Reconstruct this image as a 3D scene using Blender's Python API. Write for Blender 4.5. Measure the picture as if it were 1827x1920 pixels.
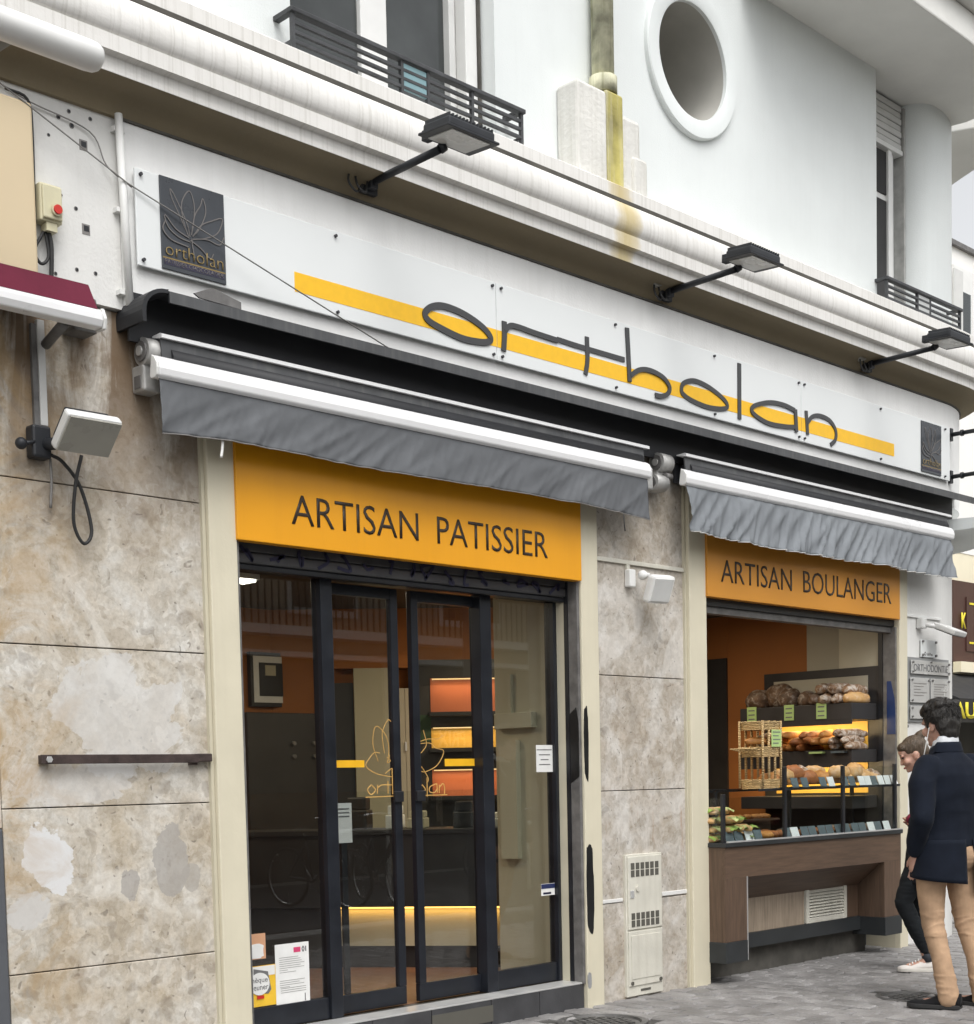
import bpy, bmesh, math, random
from mathutils import Vector, Matrix, noise
random.seed(7)
for o in list(bpy.data.objects): bpy.data.objects.remove(o, do_unlink=True)
S = bpy.context.scene
COL = S.collection
R = math.radians
# ---------------------------------------------------------------- camera
RIGHT = (0.706545, -0.707466, 0.0169); 
def cam_axes(yaw, tilt, roll):
    f = Vector((math.sin(yaw)*math.cos(tilt), math.cos(yaw)*math.cos(tilt), math.sin(tilt)))
    r = Vector((math.cos(yaw), -math.sin(yaw), 0)); u = r.cross(f)
    c, s = math.cos(roll), math.sin(roll)
    return c*r+s*u, -s*r+c*u, f
CAM = Vector((-6.9489, -5.9145, 1.42))
cr, cu, cf = cam_axes(0.78618883, -0.06639515, -0.0219931)
FPX, PPX, PPY, W0, H0 = 2737.74, 913.5, 1641.99, 1827.0, 1920.0
cd = bpy.data.cameras.new('camera'); cam = bpy.data.objects.new('camera', cd); COL.objects.link(cam)
cam.matrix_world = Matrix(((cr.x, cu.x, -cf.x, CAM.x), (cr.y, cu.y, -cf.y, CAM.y), (cr.z, cu.z, -cf.z, CAM.z), (0, 0, 0, 1)))
cd.sensor_fit = 'HORIZONTAL'; cd.sensor_width = 36.0; cd.lens = FPX/W0*36.0
cd.shift_x = 0.0; cd.shift_y = (PPY-H0/2)/W0
cd.clip_start = 0.1; cd.clip_end = 500
S.camera = cam
def project(p):
    q = Vector(p)-CAM; d = q.dot(cf)
    return PPX+FPX*q.dot(cr)/d, PPY-FPX*q.dot(cu)/d, d
# ---------------------------------------------------------------- sky and sun (overcast)
SUN_EL, SUN_AZ = R(56), R(205)          # azimuth measured clockwise from +Y
w = bpy.data.worlds.new('World'); S.world = w; w.use_nodes = True
nt = w.node_tree; nt.nodes.clear()
out = nt.nodes.new('ShaderNodeOutputWorld'); bg = nt.nodes.new('ShaderNodeBackground')
sky = nt.nodes.new('ShaderNodeTexSky'); sky.sky_type = 'NISHITA'; sky.sun_disc = False
sky.sun_elevation = SUN_EL; sky.sun_rotation = SUN_AZ; sky.air_density = 1.0; sky.dust_density = 4.0; sky.ozone_density = 1.0
hs = nt.nodes.new('ShaderNodeHueSaturation'); hs.inputs['Saturation'].default_value = 0.10
nt.links.new(sky.outputs[0], hs.inputs['Color']); nt.links.new(hs.outputs[0], bg.inputs['Color'])
bg.inputs['Strength'].default_value = 0.15
nt.links.new(bg.outputs[0], out.inputs['Surface'])
sd = bpy.data.lights.new('sun', 'SUN'); sun = bpy.data.objects.new('sun', sd); COL.objects.link(sun)
sd.energy = 0.6; sd.angle = R(40); sd.color = (1.0, 0.98, 0.96)
sdir = Vector((math.sin(SUN_AZ)*math.cos(SUN_EL), math.cos(SUN_AZ)*math.cos(SUN_EL), math.sin(SUN_EL)))
sun.rotation_euler = sdir.to_track_quat('Z', 'Y').to_euler(); sun.location = (0, -20, 30)
vs = S.view_settings; vs.view_transform = 'Standard'; vs.look = 'None'; vs.gamma = 1.0; vs.use_curve_mapping = False
vs.exposure = 0.70
S.cycles.max_bounces = 8; S.cycles.transparent_max_bounces = 16
# ---------------------------------------------------------------- materials
def new_mat(name):
    m = bpy.data.materials.new(name); m.use_nodes = True
    n = m.node_tree.nodes; b = n['Principled BSDF']
    return m, m.node_tree, n, b
def sset(b, **k):
    for a, v in k.items():
        a = a.replace('_', ' ')
        if a in b.inputs: b.inputs[a].default_value = v
def ramp(nt, fac, stops):
    r = nt.nodes.new('ShaderNodeValToRGB'); e = r.color_ramp.elements
    while len(e) < len(stops): e.new(0.5)
    for i, (p, c) in enumerate(stops):
        e[i].position = p; e[i].color = (*c, 1) if len(c) == 3 else c
    nt.links.new(fac, r.inputs['Fac']); return r.outputs['Color']
def coords(nt, scale=(1, 1, 1), loc=(0, 0, 0), rot=(0, 0, 0), kind='Object'):
    t = nt.nodes.new('ShaderNodeTexCoord'); mp = nt.nodes.new('ShaderNodeMapping')
    mp.inputs['Scale'].default_value = scale; mp.inputs['Location'].default_value = loc; mp.inputs['Rotation'].default_value = rot
    nt.links.new(t.outputs[kind], mp.inputs['Vector']); return mp.outputs[0]
def noise_tex(nt, vec, scale, detail=4, rough=.55, dist=0):
    n = nt.nodes.new('ShaderNodeTexNoise'); n.inputs['Scale'].default_value = scale; n.inputs['Detail'].default_value = detail
    n.inputs['Roughness'].default_value = rough; n.inputs['Distortion'].default_value = dist
    nt.links.new(vec, n.inputs['Vector']); return n.outputs['Fac']
def voro(nt, vec, scale, feature='F1', out='Distance'):
    n = nt.nodes.new('ShaderNodeTexVoronoi'); n.feature = feature; n.inputs['Scale'].default_value = scale
    nt.links.new(vec, n.inputs['Vector']); return n.outputs[out]
def mix(nt, fac, a, b, mode='MIX'):
    m = nt.nodes.new('ShaderNodeMix'); m.data_type = 'RGBA'; m.blend_type = mode
    for sock, v in ((m.inputs[0], fac), (m.inputs[6], a), (m.inputs[7], b)):
        if isinstance(v, (int, float)): sock.default_value = v
        elif isinstance(v, tuple): sock.default_value = (*v, 1)
        else: nt.links.new(v, sock)
    return m.outputs[2]
def math_n(nt, op, a, b=0.0):
    m = nt.nodes.new('ShaderNodeMath'); m.operation = op
    for s, v in ((m.inputs[0], a), (m.inputs[1], b)):
        if isinstance(v, (int, float)): s.default_value = v
        else: nt.links.new(v, s)
    return m.outputs[0]
def bump(nt, b, h, strength=.2, dist=.01):
    k = nt.nodes.new('ShaderNodeBump'); k.inputs['Strength'].default_value = strength; k.inputs['Distance'].default_value = dist
    nt.links.new(h, k.inputs['Height']); nt.links.new(k.outputs[0], b.inputs['Normal'])
def mat(name, col, rough=.6, var=.12, scale=6.0, metal=0.0, bumps=0.0, bscale=60, spec=.4, streak=0.0, dirt=None, emit=None, estr=0, sheen=0, coat=0):
    m, nt, n, b = new_mat(name)
    v = coords(nt)
    f = noise_tex(nt, v, scale, 5)
    lo = tuple(c*(1-var) for c in col); hi = tuple(min(1, c*(1+var)) for c in col)
    c = ramp(nt, f, [(.3, lo), (.7, hi)])
    if streak:
        sv = coords(nt, (14, 14, .7)); sf = noise_tex(nt, sv, 1.6, 5, .6)
        fac = ramp(nt, sf, [(.48, (0, 0, 0)), (.75, (streak,)*3)])
        c = mix(nt, fac, c, dirt or tuple(x*.45 for x in col))
    nt.links.new(c, b.inputs['Base Color'])
    rr = ramp(nt, f, [(.2, (max(0, rough-.08),)*3), (.8, (min(1, rough+.08),)*3)])
    nt.links.new(rr, b.inputs['Roughness'])
    b.inputs['Metallic'].default_value = metal; sset(b, Specular_IOR_Level=spec, Sheen_Weight=sheen, Coat_Weight=coat)
    if bumps: bump(nt, b, noise_tex(nt, v, bscale, 4), bumps, .01)
    if emit: sset(b, Emission_Color=(*emit, 1), Emission_Strength=estr)
    return m
def flat(name, col, rough=.5): return mat(name, col, rough, .04, 20)
def glass_mat(name, tint=(1, 1, 1), base=.045, power=5.0, rough=0.0):
    m = bpy.data.materials.new(name); m.use_nodes = True; nt = m.node_tree; nt.nodes.clear()
    o = nt.nodes.new('ShaderNodeOutputMaterial'); tr = nt.nodes.new('ShaderNodeBsdfTransparent'); gl = nt.nodes.new('ShaderNodeBsdfGlossy')
    tr.inputs[0].default_value = (*tint, 1); gl.inputs['Roughness'].default_value = rough
    lw = nt.nodes.new('ShaderNodeLayerWeight'); lw.inputs['Blend'].default_value = .5
    p = math_n(nt, 'POWER', lw.outputs['Facing'], power); q = math_n(nt, 'MULTIPLY', p, 1-base); q = math_n(nt, 'ADD', q, base)
    mx = nt.nodes.new('ShaderNodeMixShader'); nt.links.new(q, mx.inputs[0]); nt.links.new(tr.outputs[0], mx.inputs[1]); nt.links.new(gl.outputs[0], mx.inputs[2])
    nt.links.new(mx.outputs[0], o.inputs['Surface']); return m
M = {}
# weathered limestone cladding
def stone(name, light, tan, dark, seed=0, tanbias=0.0, ochre=False):
    m, nt, n, b = new_mat(name)
    v = coords(nt, loc=(seed, seed*.7, 0))
    big = noise_tex(nt, v, 1.3, 6, .6, .6); mid = noise_tex(nt, v, 4.5, 6, .65, .4); fine = noise_tex(nt, v, 38, 4, .7)
    c = ramp(nt, big, [(.34-tanbias, tan), (.46-tanbias, tuple((a+k)/2 for a, k in zip(tan, light))), (.62-tanbias, light)])
    c2 = ramp(nt, mid, [(.30, tuple(x*.62 for x in tan)), (.45, tan), (.60, light)])
    c = mix(nt, .45, c, c2)
    # blotchy fossil chips
    vd = nt.nodes.new('ShaderNodeVectorMath'); vd.operation = 'ADD'
    nn = nt.nodes.new('ShaderNodeTexNoise'); nn.inputs['Scale'].default_value = 9; nt.links.new(v, nn.inputs['Vector'])
    sc = nt.nodes.new('ShaderNodeVectorMath'); sc.operation = 'SCALE'; sc.inputs['Scale'].default_value = .20; nt.links.new(nn.outputs['Color'], sc.inputs[0])
    nt.links.new(v, vd.inputs[0]); nt.links.new(sc.outputs[0], vd.inputs[1])
    d = voro(nt, vd.outputs[0], 9.0); col = voro(nt, vd.outputs[0], 9.0, 'F1', 'Color')
    pick = ramp(nt, col, [(.70, (0, 0, 0)), (.72, (1, 1, 1))]); near = ramp(nt, d, [(.22, (1, 1, 1)), (.36, (0, 0, 0))])
    chip = mix(nt, 1.0, pick, near, 'MULTIPLY'); chip = math_n(nt, 'MULTIPLY', chip, .38)
    agg = voro(nt, vd.outputs[0], 8.0, 'F1', 'Color'); av = ramp(nt, agg, [(.2, (.84, .83, .81)), (.5, (1, 1, 1)), (.8, (1.08, 1.08, 1.09))]); c = mix(nt, .42, c, mix(nt, 1.0, c, av, 'MULTIPLY'))
    agg2 = voro(nt, vd.outputs[0], 21.0, 'F1', 'Color'); av2 = ramp(nt, agg2, [(.25, (.80, .775, .74)), (.5, (1, 1, 1)), (.8, (1.07, 1.07, 1.07))]); c = mix(nt, .65, c, mix(nt, 1.0, c, av2, 'MULTIPLY'))
    c = mix(nt, chip, c, dark)
    d2 = voro(nt, vd.outputs[0], 19.0); col2 = voro(nt, vd.outputs[0], 19.0, 'F1', 'Color')
    p2 = ramp(nt, col2, [(.80, (0, 0, 0)), (.83, (1, 1, 1))]); n2 = ramp(nt, d2, [(.16, (1, 1, 1)), (.26, (0, 0, 0))])
    ch2 = math_n(nt, 'MULTIPLY', mix(nt, 1.0, p2, n2, 'MULTIPLY'), .6)
    c = mix(nt, ch2, c, tuple(x*.75 for x in dark))
    gr = ramp(nt, fine, [(.32, (.80, .785, .76)), (.5, (1, 1, 1)), (.68, (1.10, 1.10, 1.10))]); c = mix(nt, .8, c, mix(nt, 1.0, c, gr, 'MULTIPLY'))
    gr2 = ramp(nt, noise_tex(nt, v, 14, 5, .7, .3), [(.36, (.86, .84, .81)), (.5, (1, 1, 1)), (.64, (1.06, 1.06, 1.06))]); c = mix(nt, .8, c, mix(nt, 1.0, c, gr2, 'MULTIPLY'))
    # pale scrubbed patches
    pv = noise_tex(nt, coords(nt, loc=(seed+3, 1, 5)), 1.9, 7, .62, .9)
    pal = ramp(nt, pv, [(.56, (0, 0, 0)), (.62, (.42,)*3)])
    c = mix(nt, pal, c, tuple(min(.8, x*1.22) for x in light))
    pits = voro(nt, vd.outputs[0], 34.0); pc = voro(nt, vd.outputs[0], 34.0, 'F1', 'Color')
    pm = mix(nt, 1.0, ramp(nt, pc, [(.80, (0, 0, 0)), (.82, (1, 1, 1))]), ramp(nt, pits, [(.18, (1, 1, 1)), (.34, (0, 0, 0))]), 'MULTIPLY'); c = mix(nt, math_n(nt, 'MULTIPLY', pm, .6), c, tuple(x*.7 for x in dark))
    def patch(c, x, z, rx, rz, col_, amt):
        s0 = nt.nodes.new('ShaderNodeSeparateXYZ'); t0 = nt.nodes.new('ShaderNodeTexCoord'); nt.links.new(t0.outputs['Object'], s0.inputs[0])
        a = math_n(nt, 'POWER', math_n(nt, 'ABSOLUTE', math_n(nt, 'DIVIDE', math_n(nt, 'SUBTRACT', s0.outputs[0], x), rx)), 2.0); b2 = math_n(nt, 'POWER', math_n(nt, 'ABSOLUTE', math_n(nt, 'DIVIDE', math_n(nt, 'SUBTRACT', s0.outputs[2], z), rz)), 2.0)
        r2 = math_n(nt, 'ADD', math_n(nt, 'ADD', a, b2), math_n(nt, 'MULTIPLY', math_n(nt, 'SUBTRACT', noise_tex(nt, coords(nt, loc=(x, z, 0)), 4.5, 6, .6, .5), .5), 4.6))
        return mix(nt, ramp(nt, r2, [(.90, (amt,)*3), (.97, (0, 0, 0))]), c, col_)
    if ochre:
        c = patch(c, -3.77, 1.10, .13, .17, (.70, .70, .70), .92); c = patch(c, -3.86, .90, .10, .10, (.58, .565, .54), .85); c = patch(c, -3.13, 1.08, .09, .15, (.36, .34, .315), .75); c = patch(c, -3.36, .98, .05, .09, (.34, .32, .30), .7); c = patch(c, -3.02, .98, .05, .06, (.38, .355, .32), .7); c = patch(c, -3.40, 1.72, .30, .28, (.66, .655, .64), .55); c = patch(c, -3.66, 1.45, .32, .10, (.66, .65, .635), .5)
    if ochre:
        sep = nt.nodes.new('ShaderNodeSeparateXYZ'); t = nt.nodes.new('ShaderNodeTexCoord'); nt.links.new(t.outputs['Object'], sep.inputs[0])
        # run-off stains below the old awning fixings
        sx = noise_tex(nt, coords(nt, (4.5, 4.5, 1.0), (2, 0, 0)), 1.0, 8, .68, .9)
        hz = nt.nodes.new('ShaderNodeMapRange'); hz.inputs[1].default_value = 2.35; hz.inputs[2].default_value = 3.3; nt.links.new(sep.outputs[2], hz.inputs[0])
        st = math_n(nt, 'MULTIPLY', ramp(nt, sx, [(.36, (0, 0, 0)), (.52, (1, 1, 1))]), hz.outputs[0]); st = math_n(nt, 'MULTIPLY', st, .95)
        c = mix(nt, st, c, (.16, .105, .06))
        lx = nt.nodes.new('ShaderNodeMapRange'); lx.inputs[1].default_value = -3.45; lx.inputs[2].default_value = -4.0; nt.links.new(sep.outputs[0], lx.inputs[0])
        oc = math_n(nt, 'MULTIPLY', lx.outputs[0], ramp(nt, noise_tex(nt, coords(nt, loc=(5, 2, 1)), 2.6, 8, .7, .9), [(.46, (0, 0, 0)), (.60, (.75,)*3)]))
        c = mix(nt, oc, c, (.42, .28, .13))
    else:
        rs = noise_tex(nt, coords(nt, (9, 9, 1.4), (1, 0, 4)), 1.0, 5, .65)
        rz = ramp(nt, rs, [(.63, (0, 0, 0)), (.70, (.55,)*3)])
        c = mix(nt, rz, c, (.34, .19, .11))
    nt.links.new(c, b.inputs['Base Color']); b.inputs['Roughness'].default_value = .62; sset(b, Specular_IOR_Level=.3)
    h = mix(nt, .5, fine, math_n(nt, 'SUBTRACT', 1.0, ch2)); bump(nt, b, h, .35, .006); return m
M['stone_left'] = stone('stone_left', (.635, .615, .57), (.475, .405, .305), (.21, .175, .14), 0, 0.0, True)
M['stone_mid'] = stone('stone_mid', (.59, .57, .535), (.445, .39, .32), (.19, .165, .14), 4, -.02)
# white paint, runoff streaks
M['white_wall'] = mat('white_wall', (.715, .745, .735), .75, .055, 1.1, 0, .2, 110, streak=.06, dirt=(.50, .51, .48))
M['white_dirty'] = mat('white_dirty', (.72, .715, .69), .75, .06, 3, 0, .25, 60, streak=.10, dirt=(.40, .38, .34))
M['sign_wall'] = mat('sign_wall', (.79, .79, .775), .7, .05, 3, 0, .2, 70, streak=.09, dirt=(.42, .40, .36))
def cornice_mat():
    m, nt, n, b = new_mat('cornice_paint')
    v = coords(nt); f = noise_tex(nt, v, 3, 5)
    c = ramp(nt, f, [(.3, (.70, .685, .65)), (.7, (.78, .765, .735))])
    sf = noise_tex(nt, coords(nt, (40, 1.5, .4)), 1.5, 6, .65); fac = ramp(nt, sf, [(.50, (0, 0, 0)), (.70, (.40,)*3)])
    c = mix(nt, fac, c, (.40, .38, .33))
    # rusty algae run-off below the downpipe
    sep = nt.nodes.new('ShaderNodeSeparateXYZ'); t = nt.nodes.new('ShaderNodeTexCoord'); nt.links.new(t.outputs['Object'], sep.inputs[0])
    dx = math_n(nt, 'ABSOLUTE', math_n(nt, 'SUBTRACT', sep.outputs[0], -.01)); dx = math_n(nt, 'ADD', dx, math_n(nt, 'MULTIPLY', math_n(nt, 'SUBTRACT', noise_tex(nt, v, 9, 3), .5), .12))
    al = ramp(nt, dx, [(.02, (.75,)*3), (.08, (.5,)*3), (.13, (0, 0, 0))])
    c = mix(nt, al, c, (.52, .40, .14))
    nt.links.new(c, b.inputs['Base Color']); b.inputs['Roughness'].default_value = .75; bump(nt, b, noise_tex(nt, v, 55, 5, .7), .25, .006); return m
M['cornice'] = cornice_mat()
M['algae'] = mat('algae', (.48, .47, .34), .85, .5, 7, 0, .4, 40, streak=.75, dirt=(.10, .105, .03))
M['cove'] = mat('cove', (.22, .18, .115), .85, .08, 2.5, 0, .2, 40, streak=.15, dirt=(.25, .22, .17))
M['algae_light'] = mat('algae_light', (.42, .37, .12), .85, .45, 5, 0, .3, 40, streak=.7, dirt=(.58, .56, .48))
M['dark_joint'] = mat('dark_joint', (.08, .075, .065), .9, .3, 9)
M['cream'] = mat('cream', (.66, .61, .47), .5, .04, 4, 0, .1, 50, streak=.12, dirt=(.45, .40, .30))
M['cream_jamb'] = mat('cream_jamb', (.56, .52, .40), .6, .06, 4)
M['orange'] = mat('orange', (.80, .35, .012), .36, .05, 1.3, spec=.4, streak=.08, dirt=(.55, .22, .02))
M['orange2'] = mat('orange2', (.60, .26, .035), .38, .025, 2, spec=.35)
M['lettering'] = flat('lettering', (.045, .032, .022), .5)
M['grey_letter'] = flat('grey_letter', (.055, .056, .058), .45)
M['yellow'] = flat('yellow', (.88, .50, .018), .4)
M['acrylic'] = mat('acrylic', (.735, .755, .75), .45, .02, 1.5, spec=.35)
M['plaque'] = mat('plaque', (.045, .05, .058), .3, .2, 5)
M['plaque_line'] = flat('plaque_line', (.15, .14, .135), .5)
M['plaque_gold'] = flat('plaque_gold', (.24, .17, .06), .5)
M['plaque_band'] = flat('plaque_band', (.035, .032, .06), .4)
M['screw'] = flat('screw', (.04, .04, .045), .4)
M['hood'] = mat('hood', (.022, .023, .026), .55, .25, 3)
M['hood_lip'] = mat('hood_lip', (.075, .077, .08), .5, .25, 5, streak=.5, dirt=(.15, .15, .145))
M['rail_white'] = mat('rail_white', (.80, .80, .80), .3, .03, 3, spec=.5)
M['cast_alu'] = mat('cast_alu', (.42, .415, .40), .5, .2, 12, metal=.3, bumps=.15, bscale=40)
M['cast_dark'] = mat('cast_dark', (.16, .155, .15), .55, .3, 14, metal=.2)
def cloth_mat(name, col):
    m, nt, n, b = new_mat(name)
    v = coords(nt); f = noise_tex(nt, v, 2.5, 5, .6, .3); c = ramp(nt, f, [(.3, tuple(x*.82 for x in col)), (.7, tuple(x*1.15 for x in col))])
    sf = noise_tex(nt, coords(nt, (8, 8, 1.2)), 2, 4); c = mix(nt, ramp(nt, sf, [(.55, (0, 0, 0)), (.8, (.3,)*3)]), c, tuple(x*.6 for x in col))
    nt.links.new(c, b.inputs['Base Color']); b.inputs['Roughness'].default_value = .8; sset(b, Specular_IOR_Level=.25)
    bump(nt, b, noise_tex(nt, v, 240, 2), .25, .002); return m
M['cloth_grey'] = cloth_mat('cloth_grey', (.125, .131, .139))
M['cloth_grey2'] = cloth_mat('cloth_grey2', (.21, .225, .24))
M['burgundy'] = cloth_mat('burgundy', (.13, .016, .036))
M['old_concrete'] = mat('old_concrete', (.66, .65, .61), .85, .10, 3, 0, .5, 35, streak=.38, dirt=(.36, .34, .27))
M['black_metal'] = mat('black_metal', (.016, .017, .02), .38, .25, 8, spec=.45)
M['door_alu'] = mat('door_alu', (.012, .014, .019), .35, .25, 6, spec=.45)
M['rail_iron'] = mat('rail_iron', (.055, .057, .06), .55, .35, 9, bumps=.2)
M['lamp_body'] = mat('lamp_body', (.022, .024, .028), .45, .25, 9, spec=.4)
M['lamp_glass'] = mat('lamp_glass', (.55, .55, .53), .25, .06, 5)
M['lamp_side'] = mat('lamp_side', (.60, .60, .58), .4, .06, 6)
M['grey_plastic'] = mat('grey_plastic', (.33, .32, .28), .5, .08, 6)
M['white_plastic'] = mat('white_plastic', (.74, .74, .72), .45, .04, 6)
M['cable'] = flat('cable', (.03, .03, .03), .6)
M['cable_grey'] = flat('cable_grey', (.22, .21, .20), .6)
M['box_cream'] = mat('box_cream', (.62, .58, .40), .5, .08, 8)
M['red'] = flat('red', (.55, .03, .02), .4)
M['beige_panel'] = mat('beige_panel', (.66, .54, .36), .5, .03, 2)
M['rust_bar'] = mat('rust_bar', (.055, .038, .034), .6, .4, 14, bumps=.3)
M['cabinet'] = mat('cabinet', (.63, .61, .53), .55, .08, 5, 0, .15, 50, streak=.3, dirt=(.40, .36, .28))
M['slot'] = flat('slot', (.10, .095, .08), .7)
M['wood_counter'] = None
M['shutter'] = mat('shutter', (.07, .07, .072), .55, .25, 6, streak=.3, dirt=(.03, .03, .06))
M['graffiti'] = flat('graffiti', (.018, .018, .05), .5)
M['spray'] = mat('spray', (.012, .012, .012), .4, .3, 6)
M['spray_grey'] = mat('spray_grey', (.28, .28, .28), .5, .35, 9)
M['alu'] = mat('alu', (.66, .66, .65), .35, .06, 8, metal=.5)
M['paper'] = flat('paper', (.76, .76, .74), .7)
M['ink'] = flat('ink', (.16, .16, .16), .7)
M['pink'] = flat('pink', (.62, .06, .16), .6)
M['glass'] = glass_mat('glass', (.90, .92, .91), .068)
M['glass_clear'] = glass_mat('glass_clear', (.95, .97, .96), .03)
M['win_glass'] = glass_mat('win_glass', (.75, .78, .78), .06)
M['dark_room'] = mat('dark_room', (.045, .045, .045), .9, .3, 3)
M['step_tile'] = mat('step_tile', (.055, .055, .058), .6, .25, 5, bumps=.15)
def wood(name, col, axis='X'):
    m, nt, n, b = new_mat(name)
    sc = (1.2, 14, 14) if axis == 'X' else (14, 14, 1.2)
    f = noise_tex(nt, coords(nt, sc), 3.2, 6, .62, .25); c = ramp(nt, f, [(.3, tuple(x*.72 for x in col)), (.7, tuple(x*1.22 for x in col))])
    nt.links.new(c, b.inputs['Base Color']); b.inputs['Roughness'].default_value = .5; bump(nt, b, f, .06, .003); return m
M['wood_x'] = wood('wood_x', (.112, .070, .046), 'X'); M['wood_z'] = wood('wood_z', (.112, .070, .046), 'Z')
M['wood_pale'] = wood('wood_pale', (.34, .27, .20), 'Z')
M['dark_band'] = mat('dark_band', (.030, .033, .035), .45, .2, 6)
# ---------------------------------------------------------------- mesh helpers
ROOT_OFF = {}
class MB:
    def __init__(s): s.v = []; s.f = []; s.sm = []
    def add(s, vs, fs, smooth=False):
        k = len(s.v); s.v += [tuple(p) for p in vs]; s.f += [tuple(i+k for i in f) for f in fs]; s.sm += [smooth]*len(fs); return s
    def box(s, x0, x1, y0, y1, z0, z1):
        if x0 > x1: x0, x1 = x1, x0
        if y0 > y1: y0, y1 = y1, y0
        if z0 > z1: z0, z1 = z1, z0
        return s.add([(x0, y0, z0), (x1, y0, z0), (x1, y1, z0), (x0, y1, z0), (x0, y0, z1), (x1, y0, z1), (x1, y1, z1), (x0, y1, z1)],
                     [(0, 3, 2, 1), (4, 5, 6, 7), (0, 1, 5, 4), (1, 2, 6, 5), (2, 3, 7, 6), (3, 0, 4, 7)])
    def obox(s, c, ax, ay, az, hx, hy, hz):
        c = Vector(c); ax, ay, az = Vector(ax).normalized(), Vector(ay).normalized(), Vector(az).normalized()
        vs = [c+ax*hx*i+ay*hy*j+az*hz*k for k in (-1, 1) for i, j in ((-1, -1), (1, -1), (1, 1), (-1, 1))]
        return s.add(vs, [(0, 3, 2, 1), (4, 5, 6, 7), (0, 1, 5, 4), (1, 2, 6, 5), (2, 3, 7, 6), (3, 0, 4, 7)])
    def prism(s, poly, axis, a, b):      # poly = 2D points, extruded along axis from a to b
        n = len(poly)
        def P(q, t):
            return {'x': (t, q[0], q[1]), 'y': (q[0], t, q[1]), 'z': (q[0], q[1], t)}[axis]
        vs = [P(q, a) for q in poly]+[P(q, b) for q in poly]
        fs = [tuple(range(n))[::-1], tuple(range(n, 2*n))]+[(i, (i+1) % n, n+(i+1) % n, n+i) for i in range(n)]
        return s.add(vs, fs)
    def tube(s, pts, r, n=10, cap=True, rfun=None):
        pts = [Vector(p) for p in pts]; rings = []
        up = None
        for i, p in enumerate(pts):
            t = (pts[min(i+1, len(pts)-1)]-pts[max(i-1, 0)]).normalized()
            if up is None:
                up = Vector((0, 0, 1)) if abs(t.z) < .9 else Vector((1, 0, 0))
            a = t.cross(up).normalized(); b = a.cross(t).normalized(); up = b
            rr = rfun(i/(len(pts)-1)) if rfun else r
            rings.append([p+(a*math.cos(2*math.pi*k/n)+b*math.sin(2*math.pi*k/n))*rr for k in range(n)])
        vs = [q for g in rings for q in g]; fs = []
        for i in range(len(rings)-1):
            for k in range(n):
                fs.append((i*n+k, i*n+(k+1) % n, (i+1)*n+(k+1) % n, (i+1)*n+k))
        s.add(vs, fs, True)
        if cap:
            k0 = len(s.v)-len(vs); s.f += [tuple(k0+k for k in range(n)), tuple(k0+(len(rings)-1)*n+k for k in range(n))[::-1]]; s.sm += [False, False]
        return s
    def disc_cyl(s, c, axis, r, h, n=24):
        c = Vector(c); a = Vector(axis).normalized(); return s.tube([c-a*h/2, c+a*h/2], r, n)
    def rings(s, rings, closed=True, smooth=True, cap=True):
        n = len(rings[0]); vs = [q for g in rings for q in g]; fs = []
        for i in range(len(rings)-1):
            for k in range(n if closed else n-1):
                fs.append((i*n+k, i*n+(k+1) % n, (i+1)*n+(k+1) % n, (i+1)*n+k))
        s.add(vs, fs, smooth)
        if cap and closed:
            k0 = len(s.v)-len(vs); s.f += [tuple(k0+k for k in range(n))[::-1], tuple(k0+(len(rings)-1)*n+k for k in range(n))]; s.sm += [smooth, smooth]
        return s
    def ellipsoid(s, c, rx, ry, rz, nu=12, nv=8, rot=None):
        c = Vector(c); vs = []; 
        for j in range(nv+1):
            th = math.pi*j/nv
            for i in range(nu):
                ph = 2*math.pi*i/nu; p = Vector((rx*math.sin(th)*math.cos(ph), ry*math.sin(th)*math.sin(ph), rz*math.cos(th)))
                if rot: p = rot @ p
                vs.append(c+p)
        fs = [(j*nu+i, (j+1)*nu+i, (j+1)*nu+(i+1) % nu, j*nu+(i+1) % nu) for j in range(nv) for i in range(nu)]
        return s.add(vs, fs, True)
    def mesh(s, name):
        me = bpy.data.meshes.new(name); me.from_pydata(s.v, [], s.f); me.validate()
        if len(me.polygons) == len(s.sm): me.polygons.foreach_set('use_smooth', s.sm)
        bm = bmesh.new(); bm.from_mesh(me); bmesh.ops.remove_doubles(bm, verts=bm.verts, dist=1e-6); bmesh.ops.recalc_face_normals(bm, faces=bm.faces); bm.to_mesh(me); bm.free()
        me.update(); return me
    def build(s, name, m, parent=None, bevel=0.0, kind=None, label=None):
        return obj(name, s.mesh(name), m, parent, bevel, kind, label)
def obj(name, me, m, parent=None, bevel=0.0, kind=None, label=None):
    o = bpy.data.objects.new(name, me); COL.objects.link(o)
    if m is not None and not me.materials: me.materials.append(M[m] if isinstance(m, str) else m)
    if parent is not None:
        o.parent = parent
        if parent.name in ROOT_OFF: o.matrix_parent_inverse = Matrix.Translation(-ROOT_OFF[parent.name])
    if bevel:
        b = o.modifiers.new('bevel', 'BEVEL'); b.width = bevel; b.segments = 2; b.limit_method = 'ANGLE'; b.angle_limit = R(40)
    if kind: o['kind'] = kind
    if label: o['label'] = label
    return o
def tag(o, label, cat, group=None):
    o['label'] = label; o['category'] = cat
    if group: o['group'] = group
    return o
def thing(name, label, cat, loc=(0, 0, 0), group=None, local=False):
    o = bpy.data.objects.new(name, None); COL.objects.link(o); o.location = loc; o.empty_display_size = .1
    if not local: ROOT_OFF[o.name] = Vector(loc)
    return tag(o, label, cat, group)
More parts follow.
